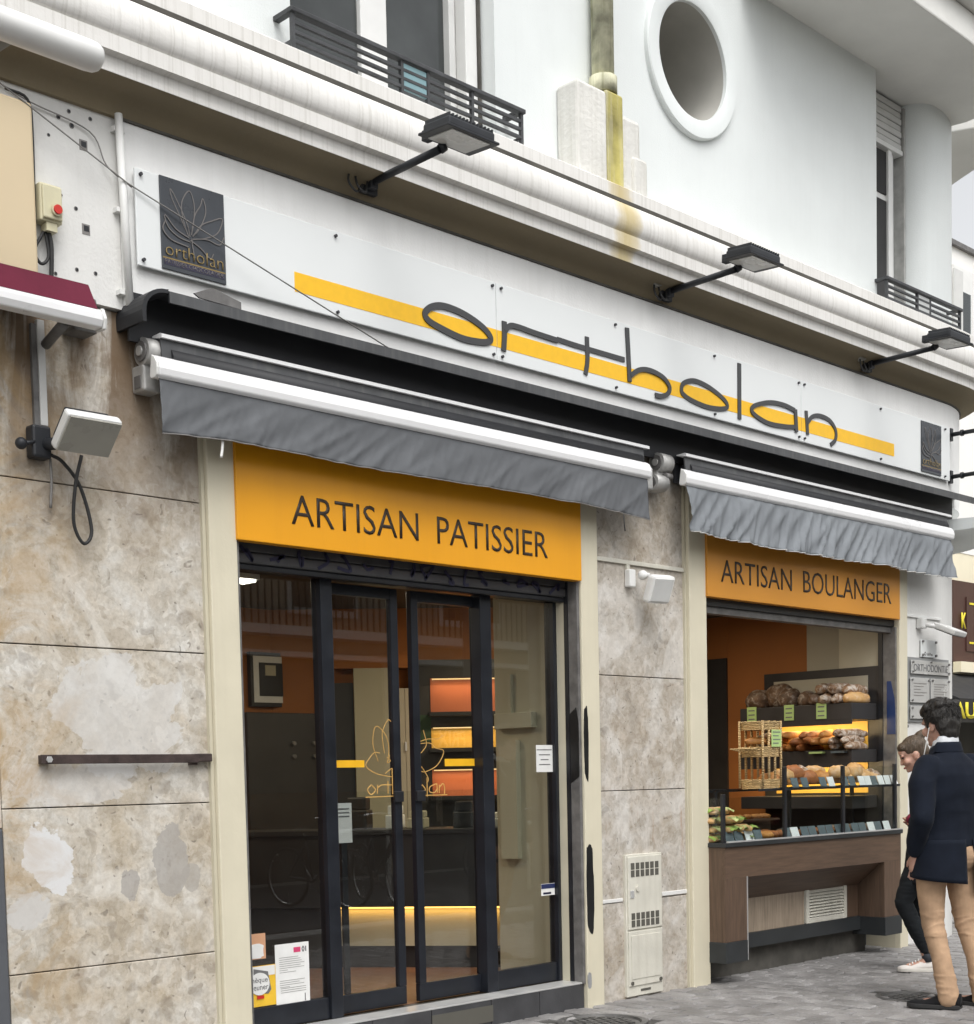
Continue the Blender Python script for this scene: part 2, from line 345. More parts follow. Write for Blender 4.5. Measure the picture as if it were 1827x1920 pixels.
def copy_tree(root, loc, label):
    r = root.copy(); COL.objects.link(r); r.location = loc; r['label'] = label
    for ch in list(root.children):
        c = ch.copy(); COL.objects.link(c); c.parent = r
        for g in list(ch.children):
            d = g.copy(); COL.objects.link(d); d.parent = c
    return r
def bx(x0, x1, y0, y1, z0, z1): return MB().box(x0, x1, y0, y1, z0, z1)
def part(name, m, parent, *b, bevel=0.0, label=None): return bx(*b).build(name, m, parent, bevel, None, label)
def catmull(pts, n=6, closed=False):
    P = [Vector(p) for p in pts]; out = []; N = len(P)
    rng = range(N) if closed else range(N-1)
    for i in rng:
        a = P[(i-1) % N] if closed or i > 0 else P[0]*2-P[1]; b = P[i]; c = P[(i+1) % N]; d = P[(i+2) % N] if closed or i+2 < N else c*2-b
        for k in range(n):
            t = k/n; out.append(.5*((2*b)+(-a+c)*t+(2*a-5*b+4*c-d)*t*t+(-a+3*b-3*c+d)*t**3))
    if not closed: out.append(P[-1])
    return out
def ribbon(mb, pts, wd, y, depth, n=6, closed=False, smooth=True):
    """hand-drawn stroke in the XZ plane: pts (x,z), width, front face at y, thickness depth"""
    p = catmull([(a, b) for a, b in pts], n, closed) if smooth else [Vector(q) for q in pts]
    N = len(p); L = []; Rr = []
    for i in range(N):
        a = p[(i-1) % N] if closed or i > 0 else p[i]; b = p[(i+1) % N] if closed or i < N-1 else p[i]
        t = (b-a); t = t.normalized() if t.length > 1e-9 else Vector((1, 0)); nn = Vector((-t.y, t.x))
        L.append(p[i]+nn*wd/2); Rr.append(p[i]-nn*wd/2)
    rings = [[(l.x, y, l.y), (l.x, y+depth, l.y), (r.x, y+depth, r.y), (r.x, y, r.y)] for l, r in zip(L, Rr)]
    if closed: rings.append(rings[0])
    mb.rings(rings, True, False, not closed); return mb
def text_mesh(txt, x0, x1, z0, z1, y, depth=.003, bold=0.0, mirror=False, origin=None, ax=(1, 0, 0), up=(0, 0, 1)):
    cu_ = bpy.data.curves.new('txt', 'FONT'); cu_.body = txt; cu_.resolution_u = 3; cu_.offset = bold
    t = bpy.data.objects.new('txt', cu_); COL.objects.link(t); dg = bpy.context.evaluated_depsgraph_get(); dg.update()
    me = bpy.data.meshes.new_from_object(t.evaluated_get(dg)); bpy.data.objects.remove(t, do_unlink=True)
    xs = [v.co.x for v in me.vertices]; ys = [v.co.y for v in me.vertices]
    a, b, c, d = min(xs), max(xs), min(ys), max(ys)
    bm = bmesh.new(); bm.from_mesh(me)
    g = bmesh.ops.extrude_face_region(bm, geom=bm.faces[:]); ev = [e for e in g['geom'] if isinstance(e, bmesh.types.BMVert)]
    for v in ev: v.co.z += 1.0
    O = Vector(origin) if origin else None; AX = Vector(ax); UP = Vector(up); NR = AX.cross(UP)
    for v in bm.verts:
        u = (v.co.x-a)/(b-a); s = (v.co.y-c)/(d-c); k = v.co.z
        if mirror: u = 1-u
        if O is None: v.co = Vector((x0+(x1-x0)*u, y-depth*k, z0+(z1-z0)*s))
        else: v.co = O+AX*(x0+(x1-x0)*u)+UP*(z0+(z1-z0)*s)+NR*depth*k
    bmesh.ops.recalc_face_normals(bm, faces=bm.faces); bm.to_mesh(me); bm.free(); me.name = 'lettering'; me.update(); return me
# ================================================================ GROUND
def paving_mat():
    m, nt, n, b = new_mat('paver')
    v = coords(nt); f = noise_tex(nt, v, 3.0, 6, .65); g = noise_tex(nt, v, 45, 4, .7)
    c = ramp(nt, f, [(.3, (.19, .185, .182)), (.7, (.32, .313, .31))])
    oi = nt.nodes.new('ShaderNodeObjectInfo'); t = ramp(nt, oi.outputs['Random'], [(0, (.82, .81, .80)), (.5, (1, .98, .97)), (1, (1.12, 1.11, 1.1))])
    c = mix(nt, 1.0, c, t, 'MULTIPLY'); c = mix(nt, ramp(nt, g, [(.3, (.35,)*3), (.6, (0, 0, 0))]), c, (.09, .088, .085))
    tw = nt.nodes.new('ShaderNodeNewGeometry'); st_ = noise_tex(nt, tw.outputs['Position'], 1.3, 6, .65, .6); c = mix(nt, ramp(nt, st_, [(.50, (0, 0, 0)), (.66, (.42,)*3)]), c, (.10, .095, .09)); gm = voro(nt, tw.outputs['Position'], 5.5); c = mix(nt, ramp(nt, gm, [(.05, (.5,)*3), (.075, (0, 0, 0))]), c, (.07, .07, .07))
    nt.links.new(c, b.inputs['Base Color']); nt.links.new(ramp(nt, f, [(.3, (.45,)*3), (.7, (.7,)*3)]), b.inputs['Roughness'])
    bump(nt, b, g, .3, .004); return m
M['paver'] = paving_mat()
M['joint_sand'] = mat('joint_sand', (.075, .072, .066), .95, .3, 20)
M['asphalt'] = mat('asphalt', (.28, .275, .265), .9, .25, 2, bumps=.3)
g = bx(-60, 80, -60, 80, -.4, -.045).build('ground', 'asphalt'); g['kind'] = 'structure'
rd = bx(-40, 60, -10.4, -5.2, -.06, -.035).build('road', mat('road_asphalt', (.06, .06, .062), .9, .2, 2, bumps=.3)); rd['kind'] = 'structure'
pv = bx(-9, 14, -4.6, .6, -.3, -.016).build('pavement', 'joint_sand'); pv['kind'] = 'structure'
PL, PW, GAP = .235, .118, .012
pav_meshes = []
for k in range(10):
    mb = MB(); a, b_ = PW/2-GAP/2, PL/2-GAP/2; j = lambda s: random.uniform(-s, s)
    h = .0; c = .010
    q = [(-a+j(.003), -b_+j(.003)), (a+j(.003), -b_+j(.003)), (a+j(.003), b_+j(.003)), (-a+j(.003), b_+j(.003))]
    z = [j(.002) for _ in range(4)]
    low = [(x, y, -.04) for x, y in q]; mid = [(x, y, h-c) for x, y in q]; top = [(x*(1-c/a), y*(1-c/b_), h+zz) for (x, y), zz in zip(q, z)]
    mb.add(low+mid+top, [(0, 1, 5, 4), (1, 2, 6, 5), (2, 3, 7, 6), (3, 0, 4, 7), (4, 5, 9, 8), (5, 6, 10, 9), (6, 7, 11, 10), (7, 4, 8, 11), (8, 9, 10, 11)])
    me = mb.mesh('paver'); me.materials.append(M['paver']); pav_meshes.append((me, mb))
spots = []
MANH = [(1.33, -1.37, .17), (-.548, -.442, .22)]
for i in range(-36, 90):
    for k in range(-22, 3):
        x = i*PW; y = k*PL+(PL/2 if i % 2 else 0)
        if y > .5 or x < -4.2 or x > 10: continue
        if any((x-mx)**2+(y-my)**2 < (mr+.07)**2 for mx, my, mr in MANH): continue
        u, v_, d = project((x, y, 0)); vis = -30 < u < 1870 and 1500 < v_ < 1950
        spots.append((vis, d, x, y))
vis = sorted([s for s in spots if s[0]], key=lambda s: s[1])
keep = vis[:300]; rest = vis[300:]+[s for s in spots if not s[0] and s[2] > -3 and s[2] < 9 and s[3] > -3.6]
for _, d, x, y in keep:
    me, _m = random.choice(pav_meshes)
    o = bpy.data.objects.new('paver', me); COL.objects.link(o); o.parent = pv
    o.location = (x, y, random.uniform(-.005, .004)); o.rotation_euler = (random.uniform(-.012, .012), random.uniform(-.02, .02), random.choice((0, math.pi))+random.uniform(-.012, .012))
mb = MB()
for _, d, x, y in rest:
    _me, src = random.choice(pav_meshes); dz = random.uniform(-.005, .004)
    mb.add([(p[0]+x, p[1]+y, p[2]+dz) for p in src.v], src.f)
ro = mb.build('paving_blocks', 'paver', pv); ro['kind'] = 'stuff'
# manhole covers
M['iron'] = mat('iron', (.13, .127, .123), .55, .35, 9, metal=.3, bumps=.2)
def manhole(x, y, r, label):
    t = thing('manhole_cover', label, 'manhole cover', (x, y, 0), 'round iron covers in the paving')
    rim = MB(); n = 40
    rr = [(r+.045, -.02), (r+.045, .002), (r+.01, .004), (r+.004, -.012)]
    rim.rings([[(x+q*math.cos(2*math.pi*i/n), y+q*math.sin(2*math.pi*i/n), zz) for i in range(n)] for q, zz in rr], True, False, False); rim.build('rim', 'iron', t)
    MB().disc_cyl((x, y, -.014), (0, 0, 1), r, .012, 36).build('cover_plate', 'iron', t)
    for i in range(-5, 6):
        for k in range(-5, 6):
            px, py = x+i*.055+(.0275 if k % 2 else 0), y+k*.05
            if (px-x)**2+(py-y)**2 < (r-.03)**2: bx(px-.019, px+.019, py-.014, py+.014, -.008, .001).build('tread_stud', 'iron', t)
manhole(*MANH[0], 'round studded iron manhole cover beside the black loafers')
manhole(*MANH[1], 'round iron manhole cover in paving in front of the door pilaster')

# ================================================================ BAKERY BUILDING
B = thing('corner_building', 'white corner building with stone clad ground floor and rounded corner', 'building', (0, 0, 0))
def path(x0, x1=4.3, ycorner=1.0, yend=5.0, n=14):
    pts = [(Vector((x0, 0)), Vector((0, -1)))]
    if x1 > x0: pts.append((Vector((x1, 0)), Vector((0, -1))))
    for i in range(1, n+1):
        a = -math.pi/2+math.pi/2*i/n; nn = Vector((math.cos(a), math.sin(a))); pts.append((Vector((x1, ycorner))+nn*ycorner, nn))
    pts.append((Vector((x1+ycorner, yend)), Vector((1, 0)))); return pts
def sweep(profile, pts, closed_profile=True, smooth=False):
    mb = MB(); mb.rings([[(p.x+nn.x*d, p.y+nn.y*d, z) for d, z in profile] for p, nn in pts], closed_profile, smooth, closed_profile); return mb
# --- stone slabs
def slabs(x0, x1, zs, m):
    for a, b_ in zip(zs[:-1], zs[1:]):
        o = part('stone_slab', m, B, x0, x1, 0+random.uniform(-.002, .002), .12, a+.0025, b_-.0025, bevel=.003)
slabs(-3.967, -2.875, [-.05, .611, 1.334, 2.046, 2.755, 3.56], 'stone_left')
slabs(-.075, .875, [-.05, .62, 1.325, 2.045, 2.76, 3.56], 'stone_mid')
part('wall_core', 'dark_joint', B, -3.96, -2.80, .1, .5, -.05, 3.6)
part('wall_core', 'dark_joint', B, -.07, .95, .1, .5, -.05, 3.6)
part('lintel', 'dark_joint', B, -2.80, -.07, .12, .5, 2.62, 3.6)
part('lintel', 'dark_joint', B, .95, 3.75, .12, .5, 2.62, 3.6)
# mortar repairs on the middle pier
for a in ((-.072, .185, .622, .645), (.585, .872, .628, .655)): part('mortar_repair', 'white_dirty', B, a[0], a[1], -.006, .01, a[2], a[3], bevel=.003)
# --- pilasters
def pilaster(x0, x1, lab):
    o = part('pilaster', 'cream', B, x0, x1, -.045, .11, -.02, 3.3, bevel=.006, label=lab)
pilaster(-2.885, -2.725, 'cream painted pilaster left of the door'); pilaster(-.212, -.054, 'cream painted pilaster right of the door')
pilaster(.868, 1.055, 'cream painted pilaster left of the bread window'); pilaster(3.595, 3.72, 'cream painted pilaster right of the bread window')
# thin edge strips beside the pilasters
for x0, x1 in ((-2.905, -2.887), (.85, .866)): part('edge_strip', 'cream_jamb', B, x0, x1, -.02, .11, -.02, 3.3)
# --- painted corner wall, ground floor
sweep([(-.25, -.05), (0, -.05), (0, 3.45), (-.25, 3.45)], path(3.721, n=24), True, True).build('corner_wall', 'white_dirty', B).modifiers.new('edges', 'EDGE_SPLIT').split_angle = R(40)
# --- sign band wall
sweep([(-.2, 3.562), (.06, 3.562), (.06, 4.383), (-.2, 4.383)], path(-3.30, n=24), True, True).build('sign_band_wall', 'sign_wall', B).modifiers.new('edges', 'EDGE_SPLIT').split_angle = R(40)
sweep([(.055, 4.384), (.072, 4.384), (.072, 4.394), (.055, 4.394)], path(-3.30)).build('drip_edge', 'dark_joint', B)
part('plaster_wall', 'white_dirty', B, -7.5, -3.302, -.035, .2, 3.562, 4.40)
# --- cornice
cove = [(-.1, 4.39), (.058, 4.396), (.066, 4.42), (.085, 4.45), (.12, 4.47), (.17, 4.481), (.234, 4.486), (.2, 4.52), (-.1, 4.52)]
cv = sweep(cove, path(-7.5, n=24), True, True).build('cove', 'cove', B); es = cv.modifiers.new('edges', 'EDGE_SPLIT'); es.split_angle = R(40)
prof = [(-.1, 4.488), (.236, 4.488), (.237, 4.552), (.243, 4.556), (.277, 4.559), (.279, 4.626), (.270, 4.631),
        (.280, 4.638), (.290, 4.652), (.297, 4.672), (.300, 4.70), (.298, 4.73), (.292, 4.757), (.282, 4.78), (.266, 4.801), (.248, 4.813), (.215, 4.820), (.205, 4.821), (.205, 4.841), (.236, 4.843), (.237, 4.912), (.230, 4.919), (-.1, 4.925)]
co = sweep(prof, path(-7.5, n=24), True, False).build('cornice', 'cornice', B)
co.data.polygons.foreach_set('use_smooth', [True]*len(co.data.polygons))
es = co.modifiers.new('edges', 'EDGE_SPLIT'); es.split_angle = R(32)
sweep([(.15, 4.8215), (.241, 4.8215), (.241, 4.8415), (.15, 4.8415)], path(-7.5, n=24)).build('groove_shade_strip', 'dark_joint', B)  # dark strip covers the groove, its colour standing in for the shade inside
# --- upper wall with openings
def wall_with_hole(mb, x0, x1, z0, z1, cx, cz, r, y):
    n = 64; sq = []; ci = []
    for i in range(n):
        a = 2*math.pi*i/n; c, s_ = math.cos(a), math.sin(a); ci.append((cx+r*c, y, cz+r*s_))
        t = min((((x1-cx) if c > 0 else (cx-x0))/abs(c)) if abs(c) > 1e-6 else 1e9, (((z1-cz) if s_ > 0 else (cz-z0))/abs(s_)) if abs(s_) > 1e-6 else 1e9)
        sq.append((cx+t*c, y, cz+t*s_))
    # snap closest samples to the corners
    for X_, Z_ in ((x0, z0), (x1, z0), (x0, z1), (x1, z1)):
        k = min(range(n), key=lambda i: (sq[i][0]-X_)**2+(sq[i][2]-Z_)**2); sq[k] = (X_, y, Z_)
    mb.rings([sq, ci], True, False, False)
ZT = 9.0
mb = MB(); Yw = 0.0
def q(x0, x1, z0, z1): mb.add([(x0, Yw, z0), (x1, Yw, z0), (x1, Yw, z1), (x0, Yw, z1)], [(0, 1, 2, 3)])
q(-7.5, -2.27, 4.90, ZT); q(-2.27, -.82, 7.2, ZT); q(-.82, .3, 4.90, ZT)
wall_with_hole(mb, .3, 1.75, 5.35, 6.75, 1.005, 6.03, .358, Yw)
q(.3, 1.75, 4.90, 5.35); q(.3, 1.75, 6.75, ZT); q(1.75, 3.347, 4.90, ZT)
# returns of the openings
for x, d in ((-2.27, .22), (-.82, .22), (3.347, .24)): mb.add([(x, Yw, 4.95), (x, d, 4.95), (x, d, ZT), (x, Yw, ZT)], [(0, 1, 2, 3)])
mb.build('upper_wall', 'white_wall', B)
# porthole
rg = MB(); n = 64
rg.rings([[(1.005+r*math.cos(2*math.pi*i/n), y, 6.03+r*math.sin(2*math.pi*i/n)) for i in range(n)] for r, y in ((.478, .0), (.478, -.028), (.470, -.036), (.372, -.036), (.360, -.030), (.3585, -.005))], True, True, False)
ph = rg.build('porthole', 'white_wall', B, label='deep round porthole with raised white ring'); e2 = ph.modifiers.new('edges', 'EDGE_SPLIT'); e2.split_angle = R(35)
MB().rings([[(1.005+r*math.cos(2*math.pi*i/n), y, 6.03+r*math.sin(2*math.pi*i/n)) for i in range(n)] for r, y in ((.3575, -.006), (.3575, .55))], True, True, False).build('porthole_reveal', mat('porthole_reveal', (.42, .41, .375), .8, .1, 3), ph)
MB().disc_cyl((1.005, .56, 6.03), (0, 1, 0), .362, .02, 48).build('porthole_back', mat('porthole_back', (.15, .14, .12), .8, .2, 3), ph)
# right-hand loggia window: recess, jamb and rounded pier
pr_ = [(Vector((4.06, .24)), Vector((-1, 0)))]+[(Vector((4.26-.20*math.cos(a), .20-.20*math.sin(a))), Vector((-math.cos(a), -math.sin(a)))) for a in [math.pi/2*i/8 for i in range(9)]]+path(4.3, 4.3, n=20)[1:]
sweep([(-.06, 4.90), (0, 4.90), (0, 6.74), (-.06, 6.74)], pr_, True, True).build('corner_pier', 'white_wall', B).modifiers.new('edges', 'EDGE_SPLIT').split_angle = R(50)
part('loggia_back_wall', 'white_wall', B, 3.30, 4.12, .245, .5, 4.90, 6.74)
wn = part('window', 'white_plastic', B, 3.40, 3.955, .20, .244, 4.96, 6.36, label='tall narrow window behind the right-hand railing')
part('pane', 'dark_room', wn, 3.45, 3.885, .190, .21, 5.02, 5.93); part('pane', 'dark_room', wn, 3.45, 3.885, .190, .21, 5.98, 6.31)
part('frame_bar', 'white_plastic', wn, 3.83, 3.885, .17, .20, 4.98, 6.33, bevel=.004)
part('shutter_guide', 'cast_alu', wn, 4.035, 4.06, .15, .24, 4.96, 6.70)
for k in range(7): part('shutter_slat', 'lamp_side', wn, 3.36, 4.03, .165+.006*(k % 2), .235, 6.365+k*.05, 6.411+k*.05, bevel=.008)
part('shutter_bar', 'white_plastic', wn, 3.36, 4.03, .155, .235, 6.325, 6.362, bevel=.004)
# corner balcony slab above
M['soffit'] = mat('soffit', (.72, .715, .68), .8, .05, 2.5, 0, .15, 40)
def slab(poly, z0, z1, name, lab): return MB().prism(poly, 'z', z0, z1).build(name, 'soffit', B, .012, None, lab)
arc = [(3.45+.95*math.sin(a), -.0-.69*math.cos(a)) for a in [math.pi/2*i/14 for i in range(15)]]
slab([(1.55, 0.0), (1.55, -.69)]+[(3.45+1.28*math.sin(a), -.66*math.cos(a)-.03) for a in [math.pi/2*i/16 for i in range(17)]]+[(4.70, .12), (4.4, .6)], 6.73, 6.95, 'balcony_slab', 'curved balcony slab above the rounded corner')
slab([(1.55, -.60), (1.55, -.78)]+[(3.46+1.36*math.sin(a), -.75*math.cos(a)-.03) for a in [math.pi/2*i/16 for i in range(17)]]+[(3.44+1.15*math.sin(a), -.57*math.cos(a)-.03) for a in [math.pi/2*i/16 for i in range(16, -1, -1)]], 6.952, 7.5, 'balcony_parapet', 'curved parapet of the balcony above')
slab([(4.95, .60), (5.06, .30), (5.16, .08), (5.30, -.10), (5.48, -.16), (5.66, -.05), (5.82, .20), (5.97, .51), (6.17, .87), (6.3, 1.3), (5.2, 1.3)], 6.85, 7.1, 'balcony_slab', 'balcony slab on the side street face')
# small curved canopy round the corner
cnp = sweep([(0, 3.35), (.33, 3.35), (.35, 3.37), (.35, 3.42), (.33, 3.435), (0, 3.45)], path(4.29, 4.3, n=24)[1:-1], True, True).build('corner_canopy', 'white_wall', B, label='thin white canopy wrapping the rounded corner'); cnp.modifiers.new('edges', 'EDGE_SPLIT').split_angle = R(40)
# upstairs window with railing
wn = thing_w = part('window', 'white_plastic', B, -2.268, -.822, .205, .225, 4.96, 7.15, label='wide dark window behind the long balcony railing')
for x0, x1 in ((-2.20, -1.672), (-1.478, -1.03)): part('pane', mat('pane_dark', (.05, .055, .055), .12, .3, 2), wn, x0, x1, .195, .21, 5.0, 7.1)
part('mullion', 'white_plastic', wn, -1.668, -1.482, .165, .2, 4.97, 7.12, bevel=.006); part('mullion', 'lamp_side', wn, -1.028, -.985, .15, .2, 4.97, 7.12, bevel=.004)
part('jamb_board', 'white_plastic', wn, -.93, -.84, .12, .2, 4.97, 7.12, bevel=.004); part('jamb_gap', 'dark_joint', wn, -.838, -.828, .1, .2, 4.97, 7.12)
part('sill', 'white_dirty', B, -2.27, -.82, -.02, .2, 4.926, 4.958)
def railing(x0, x1, y, posts, plate, lab, zb=4.998, zt=5.155):
    t = thing('balcony_railing', lab, 'railing', ((x0+x1)/2, y, 4.96), 'grey iron window railings')
    part('handrail', 'rail_iron', t, x0-.02, x1+.02, y-.022, y+.022, zt-.012, zt+.012, bevel=.004)
    for k in range(3): 
        z = zb+.008+k*(zt-zb-.02)/3.1
        part('bar', 'rail_iron', t, x0, x1, y-.009, y+.009, z, z+.015)
    for x in posts: part('post', 'rail_iron', t, x-.009, x+.009, y-.0105, y+.0105, 4.926, zt-.013)
    for x in (x0, x1):
        part('return_rail', 'rail_iron', t, x-.018, x+.018, y+.0225, .02, zt-.011, zt+.011); part('return_bar', 'rail_iron', t, x-.009, x+.009, y+.011, .02, zb+.006, zb+.02)
    if plate: part('infill_plate', mat('infill_'+str(round(x0)), plate, .35, .1, 6), t, posts[1]+.012, posts[2]-.012, y-.006, y+.004, zb+.005, zt-.02)
    return t
railing(-2.36, -.75, -.127, (-2.36, -1.653, -1.468, -1.14, -.75), (.20, .33, .36), 'long grey iron railing with pale blue plate under the upper window')
railing(3.33, 4.5, -.09, (3.33, 3.80, 4.0, 4.5), (.45, .46, .45), 'short grey iron railing below the narrow right-hand window')
# downpipe and its concrete box
d = thing('downpipe', 'algae stained downpipe ending in a white concrete box on the cornice', 'downpipe', (.03, -.06, 4.95))
MB().tube([(.035, -.075, 5.5), (.035, -.075, 8.8)], .068, 18).build('pipe', 'algae', d)
MB().tube([(.035, -.075, 5.50), (.035, -.075, 5.60)], .085, 18).build('pipe_collar', 'algae', d)
part('concrete_box', 'old_concrete', d, -.31, -.045, -.17, 0, 4.926, 5.47, bevel=.02)
part('algae_strip', 'algae_light', d, -.043, .115, -.165, 0, 4.926, 5.49, bevel=.015)
part('concrete_box', 'old_concrete', d, .117, .30, -.15, 0, 4.926, 5.40, bevel=.03)
part('concrete_step', 'old_concrete', d, .20, .335, -.172, -.02, 4.926, 5.17, bevel=.02)

# ================================================================ DOOR of the shop (part of the building)
D = part('door_frame', 'door_alu', B, -2.725, -.20, .14, .24, 2.49, 2.60)
YD = .16
part('frame_stile', 'door_alu', D, -.262, -.198, YD-.02, YD+.06, .155, 2.488, bevel=.004)
part('frame_stile', 'door_alu', D, -2.075, -1.995, YD-.02, YD+.06, .155, 2.488, bevel=.004)
part('frame_stile', 'door_alu', D, -.895, -.805, YD-.02, YD+.06, .155, 2.488, bevel=.004)
part('frame_stile', 'door_alu', D, -2.724, -2.66, YD-.02, YD+.06, .155, 2.488, bevel=.004)
for x0, x1 in ((-2.659, -2.076), (-.804, -.263)):
    fx = part('fixed_light', 'door_alu', D, x0, x1, YD, YD+.04, .156, .272, bevel=.003)
    part('pane', 'glass', fx, x0, x1, YD+.014, YD+.020, .272, 2.488)
def leaf(x0, x1, lab, y=.20):
    L = part('sliding_leaf', 'door_alu', B, x0, x1, y, y+.035, .16, .262, bevel=.003, label=lab)
    part('leaf_stile', 'door_alu', L, x0, x0+.052, y-.002, y+.037, .263, 2.478, bevel=.003); part('leaf_stile', 'door_alu', L, x1-.052, x1, y-.002, y+.037, .263, 2.478, bevel=.003)
    part('leaf_rail', 'door_alu', L, x0+.053, x1-.053, y, y+.035, 2.42, 2.478); part('pane', 'glass', L, x0+.053, x1-.053, y+.014, y+.02, .263, 2.42)
    return L
LL = leaf(-2.03, -1.485, 'left black sliding door leaf with half the gilt logo'); LR = leaf(-1.385, -.84, 'right black sliding door leaf with half the gilt logo')
# gilt logo on the glass (door leaves), drawn as strokes
M['gilt'] = mat('gilt', (.55, .33, .10), .4, .2, 20, emit=(.55, .30, .06), estr=.0)
M['gilt_bar'] = flat('gilt_bar', (.85, .46, .02), .4)
YG = .2125
def strokes(L, lst, wd, m='gilt', name='logo_stroke', y=YG):
    for k_, pts in enumerate(lst): ribbon(MB(), pts, wd, y-.0004*k_, -.0015-.0002*k_, 5).build(name, m, L)
strokes(LL, [[(-1.644, 1.527), (-1.679, 1.625), (-1.655, 1.72), (-1.589, 1.68), (-1.564, 1.613), (-1.566, 1.555)], [(-1.597, 1.573), (-1.609, 1.654), (-1.604, 1.7), (-1.565, 1.756), (-1.543, 1.748)],
             [(-1.631, 1.573), (-1.669, 1.576), (-1.708, 1.544), (-1.733, 1.501), (-1.658, 1.46), (-1.542, 1.440)], [(-1.597, 1.459), (-1.549, 1.488)], [(-1.58, 1.55), (-1.555, 1.53), (-1.58, 1.52), (-1.56, 1.56)]], .0042)
strokes(LL, [[(-1.698, 1.4), (-1.726, 1.372), (-1.7, 1.346), (-1.669, 1.371), (-1.698, 1.4)], [(-1.653, 1.399), (-1.656, 1.35)], [(-1.652, 1.382), (-1.622, 1.397), (-1.545, 1.396)], [(-1.577, 1.418), (-1.579, 1.349)], [(-1.545, 1.49), (-1.545, 1.344)], [(-1.743, 1.332), (-1.542, 1.334)]], .0058, 'gilt', 'letter_stroke')
strokes(LR, [[(-1.325, 1.705), (-1.329, 1.66), (-1.327, 1.625)], [(-1.3, 1.703), (-1.278, 1.625), (-1.308, 1.584), (-1.33, 1.57)], [(-1.33, 1.637), (-1.265, 1.652), (-1.183, 1.653), (-1.153, 1.674)], [(-1.33, 1.626), (-1.249, 1.628), (-1.209, 1.601), (-1.145, 1.582), (-1.196, 1.505), (-1.287, 1.467), (-1.33, 1.47)], [(-1.33, 1.50), (-1.311, 1.483), (-1.272, 1.428), (-1.284, 1.40)]], .0042)
strokes(LR, [[(-1.322, 1.393), (-1.33, 1.364), (-1.315, 1.346), (-1.295, 1.366), (-1.318, 1.393)], [(-1.28, 1.434), (-1.282, 1.324)], [(-1.208, 1.397), (-1.258, 1.38), (-1.263, 1.353), (-1.226, 1.346), (-1.205, 1.364)], [(-1.206, 1.397), (-1.203, 1.346)], [(-1.187, 1.391), (-1.189, 1.343)], [(-1.187, 1.375), (-1.158, 1.396), (-1.146, 1.372), (-1.148, 1.336)], [(-1.33, 1.332), (-1.127, 1.332)]], .0058, 'gilt', 'letter_stroke')
part('gilt_bar', 'gilt_bar', LL, -1.972, -1.744, YG-.0015, YG, 1.496, 1.535); part('gilt_bar', 'gilt_bar', LR, -1.137, -.897, YG-.0015, YG, 1.496, 1.538)
part('door_lock', 'black_metal', LL, -1.55, -1.486, .18, .199, 1.30, 1.36, bevel=.004); part('door_lock', 'black_metal', LR, -1.384, -1.32, .18, .199, 1.30, 1.36, bevel=.004)
# sill, step tiles, threshold
part('threshold', 'alu', B, -2.72, -.21, -.02, .14, .146, .156, bevel=.002)
part('step_core', 'dark_joint', B, -2.72, -.212, .0, .5, -.05, .145)
xs = [-2.722, -2.30, -1.93, -1.50, -1.03, -.62, -.214]
for a, b_ in zip(xs[:-1], xs[1:]): part('step_tile', 'step_tile', B, a+.003, b_-.003, -.018, -.0005, -.02, .1445, bevel=.003)
part('vent_strip', 'slot', B, -1.02, -1.50, -.0215, -.0185, .02, .115)
# roller shutter bottom peeking below the fascia, with spray tags
sh = part('roller_shutter', 'shutter', B, -2.72, -.236, .06, .10, 2.565, 2.62, bevel=.008, label='bottom of the rolled-up grey shutter above the door')
part('shutter_slat', 'shutter', sh, -2.72, -.236, .055, .10, 2.508, 2.563, bevel=.01); part('shutter_slat', 'black_metal', sh, -2.72, -.236, .07, .11, 2.478, 2.506, bevel=.006)
random.seed(3)
for k in range(16):
    x = -2.62+k*.15; pts = [(x+random.uniform(-.02, .1), 2.515+random.uniform(0, .09)) for _ in range(4)]
    ribbon(MB(), pts, .018, .0535, -.002, 4).build('graffiti_stroke', 'graffiti', sh)
part('shutter_guide', 'cast_dark', B, -.236, -.2125, -.03, .045, .146, 2.60, bevel=.003); part('guide_slot', 'black_metal', B, -.240, -.2128, .0455, .075, .146, 2.60)
part('jamb_strip', 'cream_jamb', B, -.238, -.2128, .0755, .139, .157, 2.60)
part('shutter_guide', 'cast_dark', B, -2.7245, -2.705, -.03, .10, .146, 2.60, bevel=.003)
# black spray paint on the pilaster
def blob(name, cx, cz, hw, hh, y, seed, m='spray', par=B):
    n = 40; pts = []
    for i in range(n):
        a = 2*math.pi*i/n; k = 1+.16*noise.noise(Vector((math.cos(a)*1.5+seed, math.sin(a)*3, seed)))
        sx = math.copysign(abs(math.cos(a))**.55, math.cos(a)); sz = math.copysign(abs(math.sin(a))**.7, math.sin(a)); pts.append((cx+hw*sx*k, cz+hh*sz*k))
    MB().prism(pts, 'y', y-.0015, y+.0005).build(name, m, par)
blob('spray_mark', -.176, .73, .034, .275, -.0455, 2); blob('spray_mark', -.190, 1.62, .021, .22, -.0455, 5)
blob('spray_mark', -.195, .165, .018, .05, -.0455, 9, 'spray_grey')
MB().prism([(-.028, 1.42), (.04, 1.38), (.043, 1.80), (-.01, 1.84), (-.028, 1.74)], 'x', -.2385, -.2362).build('spray_mark', 'spray', B)
